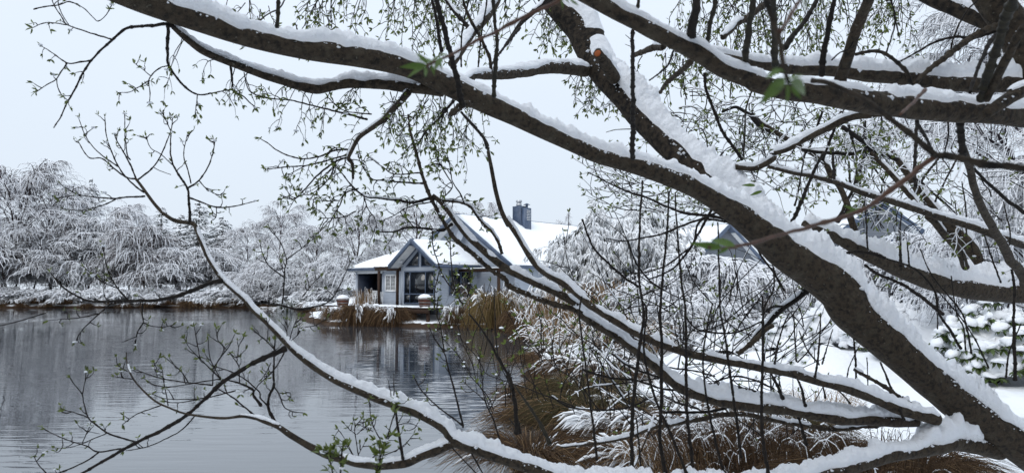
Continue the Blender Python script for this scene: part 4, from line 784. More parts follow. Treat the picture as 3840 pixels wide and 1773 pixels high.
def tube(P, Rr, name, mt, parent, knob=0.10, cap=True):
    T, S, U = frames(P); rm = Rr.max(); n = 7 if rm < 0.005 else 9 if rm < 0.015 else 14 if rm < 0.04 else 26
    a = np.linspace(0, 2 * np.pi, n + 1)[:-1]; ring = np.cos(a)[None, :, None] * S[:, None] + np.sin(a)[None, :, None] * U[:, None]
    V = P[:, None] + ring * Rr[:, None, None]
    f1 = 0.35 / rm if rm > 0.02 else 0.6 / rm
    disp = knob * vnoise(V, f1, SEED[0]) + (0.05 * vnoise(V, f1 * 3.3, SEED[0] + 1) if rm > 0.02 else 0)
    V = P[:, None] + ring * (Rr[:, None] * (1 + disp))[..., None]
    k = len(P); V = V.reshape(-1, 3); i, j = np.meshgrid(np.arange(k - 1), np.arange(n), indexing='ij'); b = (i * n).ravel(); j = j.ravel(); j2 = (j + 1) % n
    Q = np.stack([b + j, b + j2, b + n + j2, b + n + j], 1)
    return mesh(name, V, [Q, np.array([list(range(n - 1, -1, -1)) if cap else [0, 1, 2]]), ] + [np.array([[(k - 1) * n + q for q in range(n)]])], M[mt], smooth=True)
def snowcap(P, Rr, amount, seed, thick=1.0, skip=0.0):
    """snow lying along the upper side of a branch, broken where it has slid off; returns a list of meshes, one for each unbroken length"""
    T, S, U = frames(P); hor = np.sqrt(np.clip(1 - T[:, 2] ** 2, 0, 1)); n = len(P); L_ = np.concatenate([[0], np.cumsum(np.linalg.norm(np.diff(P, axis=0), axis=1))])
    q = np.stack([L_, L_ * 0, L_ * 0 + seed * 7.3], 1)
    h = np.minimum(0.070, 0.001 + Rr * 0.86) * thick * hor ** 0.9 * (0.5 + 0.5 * sm((Rr - 0.005) / 0.018)) * np.clip((Rr - 0.003) / 0.002, 0, 1)
    g = 0.84 + 0.38 * vnoise(q, 9, seed) + 0.42 * vnoise(q, 3, seed + 1) + 0.28 * vnoise(q, 26, seed + 2)
    keep = np.clip((vnoise(q, 4.5, seed + 3) * 0.6 + vnoise(q, 15, seed + 4) * 0.4 + (amount * (0.50 + 0.50 * sm((Rr - 0.006) / 0.016)) * 2.2 - 1.0)) * 5 + 0.5, 0, 1) * np.clip((hor - 0.42) * 6, 0, 1) * np.clip((L_ / L_[-1] - skip) * 60, 0, 1)
    h = h * np.clip(g, 0.25, 1.7) * keep; on = keep > 0.08
    on[0] = on[-1] = False
    m_ = 19; a0 = np.linspace(-1, 1, m_); res = []; i = 0
    while i < n:
        if not on[i]: i += 1; continue
        j = i
        while j < n and on[j]: j += 1
        sl = slice(max(0, i - 1), min(n, j + 1)); i = j
        k = sl.stop - sl.start
        if k < 4: continue
        p_, r_, s_, u_, h_, q_ = P[sl], Rr[sl], S[sl], U[sl], h[sl].copy(), q[sl]; e = np.minimum(np.arange(k), np.arange(k)[::-1]) / 2.5; h_ *= np.clip(e, 0, 1) ** 0.5
        ka = np.minimum(1.0, 0.028 / r_); am1 = 1.08 + 0.16 * vnoise(q_, 5, seed + 25) + ka * (0.34 * vnoise(q_, 17, seed + 5) + 0.14 * vnoise(q_, 42, seed + 15)); am2 = 1.08 + 0.16 * vnoise(q_, 5, seed + 26) + ka * (0.34 * vnoise(q_, 17, seed + 6) + 0.14 * vnoise(q_, 42, seed + 16)); ang = np.where(a0[None] < 0, am1[:, None], am2[:, None]) * a0[None]
        shr = np.clip(e, 0, 1)[:, None]; ang = ang * (0.5 + 0.5 * shr)
        rad = np.sin(ang)[..., None] * s_[:, None] + np.cos(ang)[..., None] * u_[:, None]
        prof = np.clip(1 - np.abs(a0) ** 3.0, 0, 1)[None] ** 0.62
        V = p_[:, None] + rad * (r_[:, None, None] * 0.97)
        amp = 1 + 0.42 * vnoise(V, 36, seed + 7) + 0.38 * vnoise(V, 80, seed + 8) + 0.22 * vnoise(V, 180, seed + 9)
        V = V + (rad * 0.5 + np.array([0, 0, 0.62])) * (h_[:, None] * prof * amp)[..., None]
        V = V + (rad * 0.004 * (np.abs(a0) < 0.99)[None, :, None])
        res.append(mesh('snow', V, np.concatenate([grid_faces(k, m_), np.stack([np.arange(k - 1) * m_ + m_ - 1, np.arange(k - 1) * m_, (np.arange(k - 1) + 1) * m_, (np.arange(k - 1) + 1) * m_ + m_ - 1], 1)]), M['branch_snow'], smooth=True))
    return res
def branch(tree_, name, s, t0, t1, d0, d1, snow=0.8, mt='twig', thick=1.0, key=None, jit=1.0, skip=0.0):
    SEED[0] += 11; X = path(s, t0, t1, d0, d1)
    W3 = np.array([at(a, b, d) for a, b, _, d in X]); rw = X[:, 2] * 0.5 * X[:, 3] / F; rmax = rw.max()
    st = 0.006 if rmax > 0.004 else 0.009
    per = np.linalg.norm(np.diff(W3, axis=0), axis=1) / st; Y = catmull(np.column_stack([W3, rw]), per); P = Y[:, :3]; Rr = np.maximum(Y[:, 3], 0.0006)
    L_ = np.concatenate([[0], np.cumsum(np.linalg.norm(np.diff(P, axis=0), axis=1))]); rb = np.maximum(Rr, 0.003)
    wob = np.stack([vnoise(np.stack([L_ * 0.16 / rb.mean(), L_ * 0 + k * 9.1 + SEED[0], L_ * 0], 1), 1.0, SEED[0] + k) for k in range(3)], 1)
    P = P + wob * (rb * 0.30 * jit)[:, None]
    if rmax < 0.012: Rr = Rr * (1 + 0.55 * np.clip(np.sin(L_ * 2 * np.pi / (0.028 + rmax)) - 0.72, 0, 1) / 0.28 * 0.7 + 0.12 * vnoise(np.stack([L_, L_ * 0, L_ * 0], 1), 60, SEED[0]))
    o = link(name, tube(P, Rr, name, mt, tree_), tree_)
    if snow > 0.02:
        for me in snowcap(P, Rr, snow, SEED[0], thick, skip): link('snow', me, o)
        if rmax > 0.011:
            T_, S_, U_ = frames(P); n_c = int(L_[-1] * (200 if rmax > 0.03 else 70)); ii = np.random.randint(1, len(P) - 1, n_c); aa = np.random.choice([-1, 1], n_c) * (0.98 + np.abs(np.random.normal(0, 0.17, n_c)))
            ok = (1 - T_[ii, 2] ** 2 > 0.2) & (Rr[ii] > 0.008); ii, aa = ii[ok], aa[ok]; CRUMBS.setdefault(tree_.name, []).append(np.column_stack([P[ii] + (np.sin(aa)[:, None] * S_[ii] + np.cos(aa)[:, None] * U_[ii]) * Rr[ii][:, None], np.random.gamma(1.6, 0.0015, len(ii)) * (0.6 + np.minimum(Rr[ii], 0.05) * 16)]))
    b = dict(o=o, P=P, R=Rr, L=L_, tree=tree_, dep=(d0, d1 if not isinstance(d1, (list, tuple)) else d1[-1])); BRANCHES.append(b)
    if key: KEY[key] = b
    return b
KEY = {}; CRUMBS = {}
LEAVES = {}      # tree -> list of (pos, dir, size)
TWIGS = {}       # tree -> (poly, r, snow)
LUMPS = {}
def cluster(tree_, p, d, size, n=4, lump=0.16):
    d = nrm(np.asarray(d)); LV = LEAVES.setdefault(tree_.name, [])
    for k in range(n):
        v = nrm(d + np.random.normal(0, 0.55, 3)); LV.append((p, v, size * 1.45 * rnd(0.55, 1.1)))
    if rnd(0, 1) < lump: LUMPS.setdefault(tree_.name, []).append((p + np.array([0, 0, size * 0.15]), size * rnd(0.35, 0.75)))
def grow(tree_, p0, d0, L_, r0, bias=-0.3, leaf=0.9, lsize=0.016, node=0.030, sub=0, K=9, kink=0.22, snow=0.0, nl=4):
    """a fine twig from p0: kinked, bending to bias (up +, down -), with leaf clusters at its nodes"""
    P = [np.array(p0)]; d = nrm(np.asarray(d0, float)); st = L_ / (K - 1); acc = 0; side = 1
    for k in range(1, K):
        d = nrm(d + np.random.normal(0, kink, 3) * np.array([1, 0.7, 1]) + np.array([0, 0, bias * (0.35 + 0.65 * k / K)]))
        P.append(P[-1] + d * st)
    P = np.array(P); TWIGS.setdefault(tree_.name, []).append((P, r0, snow))
    nn = max(1, int(L_ / node))
    for k in range(1, nn + 1):
        f = k / nn * (K - 1); i = min(int(f), K - 2); p = P[i] + (P[i + 1] - P[i]) * (f - i); t = nrm(P[i + 1] - P[i])
        if k == nn or rnd(0, 1) < leaf:
            sd = nrm(np.cross(t, [0.1, 1, 0.05])) * (1 if k % 2 else -1)
            cluster(tree_, p, t * (0.9 if k < nn else 1.4) + sd * (0.8 if k < nn else 0.1) + np.array([0, 0, bias * 0.4]), lsize * (1.0 if k == nn else 0.8), nl if k == nn else max(2, nl - 1))
    for _ in range(sub):
        f = rnd(0.2, 0.95) * (K - 1); i = min(int(f), K - 2); t = nrm(P[i + 1] - P[i]); sd = nrm(np.cross(t, [0, 1, 0])) * random.choice((-1, 1))
        grow(tree_, P[i] + (P[i + 1] - P[i]) * (f - i), t * 0.7 + sd * 0.8 + np.random.normal(0, 0.3, 3), L_ * rnd(0.25, 0.5), r0 * 0.7, bias, leaf, lsize, node, 0, 6, kink, snow, nl)
def spray(b, n, L_, bias=-0.3, lo=0.1, hi=1.0, leaf=0.8, lsize=None, sub=2, r0=None, kink=0.22, out=1.0, snow=0.0, up=0.0, node=None, nl=4):
    """n twigs along branch b; L_ in photo pixels"""
    P = b['P']
    for _ in range(n):
        i = min(int(rnd(lo, hi) * (len(P) - 1)), len(P) - 2); p = P[i]; t = nrm(P[i + 1] - P[i]); dist = max(0.5, p[1]); s = dist / F
        sd = nrm(np.cross(t, [0, 1, 0])) * random.choice((-1, 1)); dd = t * rnd(0.1, 0.9) + sd * out * rnd(0.4, 1.0) + np.array([0, rnd(-0.5, 0.5), bias * 0.6 + up])
        Lw = L_ * rnd(0.5, 1.15) * s; grow(b['tree'], p, dd, Lw, r0 or 2.6 * s, bias, leaf, (lsize or 15) * s, (node or 42) * s, sub, 9, kink, snow, nl)

GROUND0 = lambda p_: (float(p_[0]), float(p_[1]), gz1(p_[0], p_[1]))
b0 = at(4330, 2150, 3.35)
willow = empty('willow_tree', GROUND0(b0)); tag(willow, 'big dark leaning willow trunk covered in snow that crosses the whole view', 'tree', 'willows close to the camera')
c0 = at(4560, 1900, 2.6)
stem2 = empty('willow_tree', GROUND0(c0)); tag(stem2, 'near willow whose dark snowy limbs enter at the upper right corner', 'tree', 'willows close to the camera')
e0 = at(4300, 1400, 5.4)
back = empty('willow_tree', GROUND0(e0)); tag(back, 'leafing willow behind, with the thick level snow laden limb at the right', 'tree', 'willows close to the camera')
for e in (willow, stem2, back): bpy.context.view_layer.update()
def finish(e):                          # world-space meshes under an Empty that stands at the tree's base
    inv = e.matrix_world.inverted()
    for ch in e.children: ch.matrix_parent_inverse = inv
B = branch
# --- main leaning willow
B(willow, 'trunk', '@12 3000,2100,420 2350,1420,330 2200,1175,300 1900,950,288 1600,755,270 1300,515,272 1000,250,282 700,0,322 @8 600,1022,332 400,857,318 200,722,266 @7 1960,635,242 1700,435,186 1400,250,150 1040,105,140 @3 700,1162,124 550,1100,116 300,980,122 @2 1980,880,138 1700,755,152 1450,640,152 1150,510,142 800,427,160 400,370,156 0,285,148 @1 1500,155,168 1250,72,168 1000,-10,164 740,-110,160',
  300, 160, 3.35, [3.3, 3.25, 3.2, 3.15, 3.0, 2.85, 2.7, 2.5, 2.3, 2.1], 0.93, 'bark', 0.76, 'L1', 0.5)
B(willow, 'limb', '@7 2000,620,230 1800,450,230 1560,210,225 1320,20,215 @3 1150,1020,208 1000,850,210 850,680,214 720,540,228 650,400,250 560,230,258 400,70,215 280,-60,190 200,-160,170', 200, 170, 3.2, [3.4, 3.7, 4.0, 4.2], 0.92, 'bark_grey', 0.82, 'L2', 0.5)
B(willow, 'stub', '@3 800,580,100 740,480,88 690,415,80 676,398,74', 90, 74, 3.75, 3.55, 0.95, 'bark', 1.0, 'stub', 0.2)
B(willow, 'limb', '@3 580,520,100 400,505,96 200,520,88 0,545,84 @2 1750,560,70 1640,560,60 1560,600,56', 100, 60, 3.9, 2.75, 0.75, 'bark', 0.45, 'L3', 0.5)
B(willow, 'limb', '@2 1420,668,110 1250,655,92 1100,640,88 900,622,84 720,612,86 600,638,78 480,660,78 300,625,70 100,565,66 @1 1800,500,62 1550,400,56 1400,300,48 1260,180,32', 100, 32, 2.72, [2.65, 2.55, 2.4, 2.25], 0.87, 'bark', 1.15, 'L4', 0.6)
B(willow, 'branch', '@1 1290,210 1250,180 1100,195 940,215 840,295 750,370 680,450 620,540 560,660 500,760 450,870 400,950', 24, 8, 2.24, 2.3, 0.25, 'twig', 0.4, 'L5')
B(willow, 'twig', '@1 680,450 600,460 500,470 400,400 300,340', 12, 6, 2.27, 2.3, 0.25, 'twig', 0.4, 't1')
B(willow, 'twig', '@1 500,470 450,540 420,590 350,630 270,685', 10, 6, 2.29, 2.3, 0.1, 'twig', 0.4, 't2')
B(willow, 'twig', '@1 420,590 430,650 460,710 510,750', 8, 6, 2.29, 2.31, 0, 'twig', 0.4)
B(willow, 'twig', '@1 840,298 730,265 620,230 500,185 460,130 400,40 380,-30', 12, 6, 2.25, 2.35, 0.3, 'twig', 0.4, 't3')
B(willow, 'twig', '@1 500,185 420,175 340,170 280,190 240,210', 10, 5, 2.29, 2.33, 0.4, 'twig', 0.5, 't4')
B(willow, 'twig', '@1 250,70 350,50 450,35 520,15 620,60 700,140 730,160 790,110 830,40', 9, 6, 2.3, 2.25, 0.3, 'twig', 0.5, 't5')
B(willow, 'twig', '@1 430,-20 440,60 480,140 510,185', 8, 6, 2.3, 2.3, 0.1, 'twig', 0.5)
B(willow, 'branch', '@1 1250,180 1245,300 1245,430 1260,500 1310,570 1390,660 1480,705 1590,690 1690,670', 26, 7, 2.24, 2.4, 0.0, 'twig', 0.7, 'L5b')
B(willow, 'twig', '@1 1250,490 1180,510 1120,570 1105,610 1115,690 1110,770', 10, 6, 2.3, 2.35, 0.2, 'twig', 0.4, 't6')
B(willow, 'twig', '@1 1120,565 1060,515 1000,470', 7, 5, 2.32, 2.35, 0, 'twig', 0.4, 't7')
B(willow, 'twig', '@1 1105,600 1030,650 960,685 880,690', 8, 5, 2.32, 2.36, 0, 'twig', 0.4, 't8')
B(willow, 'twig', '@1 1465,705 1460,770 1450,850', 7, 5, 2.37, 2.4, 0, 'twig', 0.4, 't9')
B(willow, 'twig', '@1 1715,490 1725,600 1735,680 1800,710 1850,760 1900,800', 16, 7, 2.4, 2.5, 0.3, 'twig', 0.5, 't10')
B(willow, 'twig', '@1 1815,540 1830,620 1870,690 1982,730', 9, 6, 2.45, 2.55, 0, 'twig', 0.4, 't11')
# centre-left sprays below the big limb
B(willow, 'branch', '@2 1160,690 1080,770 1000,850 940,910 870,960 790,1020 740,1100 710,1189 @6 730,60 740,180', 52, 18, 2.66, 3.0, 0.6, 'bark', 0.7, 'C1')
B(willow, 'twig', '@2 850,890 700,850 540,810 400,775 270,745 140,735 40,720', 16, 7, 2.85, 2.9, 0.35, 'twig', 0.6, 'C2')
B(willow, 'twig', '@2 880,850 700,830 620,790 560,730', 10, 6, 2.85, 2.9, 0.2, 'twig', 0.5, 'C3')
B(willow, 'twig', '@2 700,1110 600,1120 500,1160 350,1180 200,1130 100,1060 50,1030', 14, 7, 2.95, 3.0, 0.3, 'twig', 0.6, 'C4')
B(willow, 'twig', '@6 720,10 600,60 480,150 380,260 300,330 220,310', 16, 7, 2.97, 3.0, 0.1, 'twig', 0.5, 'C5')
B(willow, 'twig', '@6 700,0 560,40 400,80 260,90 100,110', 13, 7, 2.97, 3.05, 0.2, 'twig', 0.5, 'C6')
B(willow, 'twig', '@6 610,70 560,180 480,260 400,300 350,270', 10, 6, 2.98, 3.0, 0, 'twig', 0.5, 'C7')
B(willow, 'twig', '@6 780,250 680,290 640,380 590,460 550,550', 12, 6, 3.0, 3.05, 0.1, 'twig', 0.5, 'C8')
B(willow, 'twig', '@6 1320,320 1200,355 1080,340 950,325 830,310 740,240 660,140 600,80', 22, 8, 3.0, 3.0, 0.55, 'twig', 0.9, 'C9')
B(willow, 'twig', '@6 1270,215 1100,205 980,190 880,180 800,60 780,0', 14, 8, 3.0, 3.0, 0.3, 'twig', 0.6, 'C10')
B(willow, 'twig', '@6 1235,135 1050,145 960,90 860,20', 10, 7, 3.0, 3.02, 0.2, 'twig', 0.5, 'C11')
B(willow, 'twig', '@6 1480,510 1400,560 1250,545 1130,545 1050,570 940,575', 22, 9, 3.05, 3.05, 0.1, 'twig', 0.5, 'C12')
B(willow, 'twig', '@6 1340,350 1220,370 1130,400 1050,450 960,490', 11, 6, 3.0, 3.05, 0.5, 'twig', 0.6, 'C13')
B(willow, 'twig', '@6 820,310 850,400 900,470 920,560', 9, 6, 3.0, 3.05, 0, 'twig', 0.5, 'C14')
B(willow, 'twig', '@6 640,340 540,345 420,330', 8, 5, 3.02, 3.05, 0, 'twig', 0.5, 'C15')
B(willow, 'twig', '@6 760,420 680,460 590,470 510,470', 10, 6, 3.02, 3.05, 0.2, 'twig', 0.5, 'C16')
B(willow, 'twig', '@6 1340,330 1450,345 1550,360 1620,390 1680,480 1760,560 1820,650 1850,740', 18, 24, 3.0, 3.02, 0.55, 'bark', 0.9, 'C17')
B(willow, 'twig', '@6 1400,330 1480,240 1440,160 1370,40 1350,-30', 10, 7, 3.0, 3.0, 0.1, 'twig', 0.5, 'C18')
B(willow, 'twig', '@6 1570,370 1540,290 1480,200 1460,80 1440,0', 11, 7, 3.0, 3.0, 0.1, 'twig', 0.5, 'C19')
# three arching stems from the lower right
B(willow, 'limb', '@12 1330,790,90 1050,715,84 850,635,72 650,560,68 430,500,64 200,440,62 0,400,60 @11 1600,355,58 1400,310,58 1200,250,56 1050,190,54 900,115,54 760,30,54 @7 620,1120,54 540,1050,52 400,950,50 250,850,46 130,690,40 0,480,38 @6 1900,530,36 1850,430,36 1800,270,32 1750,0,27 @2 1740,1080,26 1700,1010,22 1600,900,18 1540,830,14',
  90, 14, 3.1, [2.95, 2.85, 2.85, 2.9, 2.95], 0.80, 'bark', 1.5, 'A', 0.6)
B(willow, 'limb', '@12 1180,800,80 1000,800,92 700,785,92 400,745,90 100,700,92 @11 1850,690,92 1700,670,92 1500,630,88 1350,580,82 1250,515,78 1100,395,72 950,275,68 800,165,66 650,75,66 550,5,64 @7 520,1110,62 400,1040,60 200,945,58 0,845,56 @6 1880,840,54 1750,745,50 1600,615,46 1500,490,42 1400,360,34 1330,300,28',
  90, 28, 3.12, [3.0, 2.9, 2.9, 2.95, 3.0], 0.77, 'bark', 1.2, 'Bm', 0.6)
B(willow, 'branch', '@11 640,70,44 @7 560,1160,42 350,1108,42 150,1035,40 0,965,38 @6 1880,935,36 1750,845,34 1650,750,34 1500,630,32 1430,525,30 1350,385,28 1290,250,26 1240,90,24 @2 1225,1180,23 1190,1060,21 1165,960,17 1150,850,12', 44, 12, 2.9, [2.95, 3.0, 3.0], 0.55, 'bark', 0.9, 'Cm')
B(willow, 'branch', '@12 960,810,40 880,832,36 600,858,34 400,840,34 100,792,34 @11 1700,748,34 1400,795,32 1100,850,30 900,915,28 650,970,22 400,995,14', 40, 14, 3.12, [3.1, 3.0, 2.95], 0.9, 'bark', 1.2, 'Dm')
B(willow, 'branch', '@12 1290,750,40 1080,640,34 900,520,28 720,420,22', 40, 22, 3.1, 3.05, 0.75, 'bark', 1.1, 'D2')
B(willow, 'branch', '@11 1982,90,30 1900,140,34 1830,220,38 1720,310,30', 30, 30, 2.9, 2.9, 0.6, 'bark', 0.6, 'D3')
# bottom limb that sweeps left across the pond
B(willow, 'limb', '@12 1780,1010,150 1600,975,140 1400,968,132 1200,1012,112 950,1062,106 700,1130,106 450,1210,108 @11 1900,1285,108 1500,1320,108 1000,1305,104 600,1255,100 300,1180,96 0,1078,96 @10 1700,1015,100 1500,945,98 1430,860,82 1300,780,76 1100,700,72 900,630,68 700,540,64 550,460,62 400,350,56 280,250,54 180,150,46 80,50,42 0,-20,40 @5 1830,1090,40 1700,970,38 1650,920,36 1560,780,32 1500,660,30 1460,560,30 1430,515,30 1300,490,28 1220,440,26 1160,380,24 1100,300,22 1050,230,20 1010,180,18',
  175, 18, 3.3, [3.0, 2.75, 2.6, 2.55, 2.55, 2.6, 2.7, 2.8, 2.9], 0.93, 'bark', 1.3, 'L9', 0.6, 0.035)
B(willow, 'twig', '@5 1010,180 940,170 870,120 760,30 @1 660,1170 580,1050', 12, 6, 2.9, 2.95, 0.2, 'twig', 0.5, 'E1')
B(willow, 'twig', '@5 1010,180 980,100 940,20 @1 870,1050 850,1000', 12, 7, 2.9, 2.95, 0, 'twig', 0.5, 'E2')
B(willow, 'twig', '@5 970,40 945,0 @1 930,1000 925,850', 10, 5, 2.9, 2.95, 0, 'twig', 0.5, 'E3')
B(willow, 'twig', '@5 1070,280 990,220 900,120 830,-20 @1 790,1000 780,870', 12, 6, 2.88, 2.95, 0, 'twig', 0.5, 'E4')
B(willow, 'twig', '@5 880,90 @1 740,1140 640,1020 585,880', 10, 5, 2.92, 2.95, 0, 'twig', 0.5, 'E5')
B(willow, 'twig', '@5 1020,190 1100,130 1150,80 1200,0 @1 1240,1050 1275,950 1282,880', 12, 6, 2.9, 2.92, 0, 'twig', 0.5, 'E6')
B(willow, 'twig', '@1 1272,980 1240,910 1205,840', 7, 5, 2.92, 2.94, 0, 'twig', 0.5, 'E7')
B(willow, 'twig', '@5 1140,95 1200,125 1270,150', 6, 4, 2.9, 2.92, 0, 'twig', 0.5)
B(willow, 'twig', '@5 1080,310 960,315 850,325 700,315 580,295 510,260 450,220', 14, 6, 2.88, 2.9, 0.1, 'twig', 0.5, 'E8')
B(willow, 'twig', '@5 860,330 780,370 680,400 570,415 450,400', 9, 5, 2.9, 2.92, 0, 'twig', 0.5, 'E9')
B(willow, 'twig', '@5 580,295 520,310 430,320', 7, 5, 2.9, 2.9, 0, 'twig', 0.5, 'E10')
B(willow, 'branch', '@5 1415,510 1410,430 1400,330 1392,250 1330,150 1290,80 1268,0 @1 1268,1100 1270,1000', 20, 8, 2.83, 2.9, 0.1, 'twig', 0.5, 'E11')
B(willow, 'twig', '@5 1395,250 1480,190 1540,100 1580,0 @1 1600,1050', 13, 6, 2.86, 2.9, 0, 'twig', 0.5, 'E12')
B(willow, 'twig', '@5 1420,215 1390,90 1365,0 @1 1390,1000', 10, 5, 2.86, 2.9, 0, 'twig', 0.5, 'E13')
B(willow, 'twig', '@5 1290,85 1200,0 @1 1120,1100 1085,1010', 8, 5, 2.87, 2.9, 0, 'twig', 0.5, 'E14')
B(willow, 'twig', '@5 1480,190 1530,250 1600,290 1655,305', 8, 5, 2.86, 2.9, 0, 'twig', 0.5, 'E15')
B(willow, 'twig', '@5 1410,320 1500,355 1610,390 1700,390 1800,370 1900,345', 13, 6, 2.84, 2.9, 0, 'twig', 0.5, 'E16')
B(willow, 'twig', '@5 1608,390 1605,465 1570,490', 8, 5, 2.86, 2.88, 0, 'twig', 0.5, 'E17')
B(willow, 'branch', '@5 1650,935 1560,955 1450,1000 1300,1050 1150,1080 950,1085 750,1090 640,1080 520,1020 430,950 370,870', 34, 8, 2.75, 2.7, 0.05, 'twig', 0.4, 'E18')
B(willow, 'twig', '@5 955,1080 880,1000 830,920 790,820 770,680', 12, 6, 2.72, 2.75, 0, 'twig', 0.5, 'E19')
B(willow, 'twig', '@5 870,990 750,940 690,890 620,830', 8, 5, 2.73, 2.75, 0, 'twig', 0.5, 'E20')
B(willow, 'twig', '@5 810,1080 775,1050 775,880 760,760', 8, 5, 2.72, 2.75, 0, 'twig', 0.5, 'E21')
B(willow, 'twig', '@5 780,900 830,860 890,820', 7, 4, 2.73, 2.75, 0, 'twig', 0.5)
B(willow, 'twig', '@5 430,975 370,970 310,968', 7, 4, 2.7, 2.7, 0, 'twig', 0.5)
B(willow, 'twig', '@9 830,-75 730,10 600,140 560,220', 12, 6, 2.7, 2.7, 0, 'twig', 0.5, 'E22')
B(willow, 'twig', '@9 730,5 600,35 480,45 360,55', 10, 5, 2.7, 2.7, 0, 'twig', 0.5, 'E23')
B(willow, 'twig', '@9 1062,-90 1055,0 1065,70 1020,150 1005,240', 13, 6, 2.72, 2.7, 0, 'twig', 0.5, 'E24')
B(willow, 'twig', '@9 1065,70 1120,95 1200,105 1285,90', 9, 5, 2.71, 2.7, 0, 'twig', 0.5, 'E25')
B(willow, 'twig', '@9 1010,175 960,195 905,220', 7, 4, 2.7, 2.7, 0, 'twig', 0.5)
B(willow, 'twig', '@9 340,0 180,50 0,95 -100,110', 9, 5, 2.7, 2.6, 0, 'twig', 0.5)
B(willow, 'branch', '@6 430,1140 330,1150 215,1120 @5 1990,1110', 14, 14, 2.7, 2.72, 0.5, 'twig', 0.7)
B(willow, 'twig', '@6 320,1145 450,1130 560,1090 640,980 700,840 730,780', 13, 5, 2.7, 2.75, 0, 'twig', 0.5, 'E26')
B(willow, 'twig', '@6 215,1110 225,1000 235,850 245,780 200,650 110,540', 12, 6, 2.7, 2.75, 0, 'twig', 0.5, 'E27')
B(willow, 'twig', '@6 230,910 120,830 70,740 50,650', 10, 6, 2.7, 2.75, 0, 'twig', 0.5, 'E28')
B(willow, 'twig', '@6 245,780 340,710 400,660 455,620', 9, 5, 2.72, 2.75, 0, 'twig', 0.5, 'E29')
B(willow, 'twig', '@6 360,1060 440,960 500,900', 8, 5, 2.72, 2.75, 0, 'twig', 0.5, 'E30')
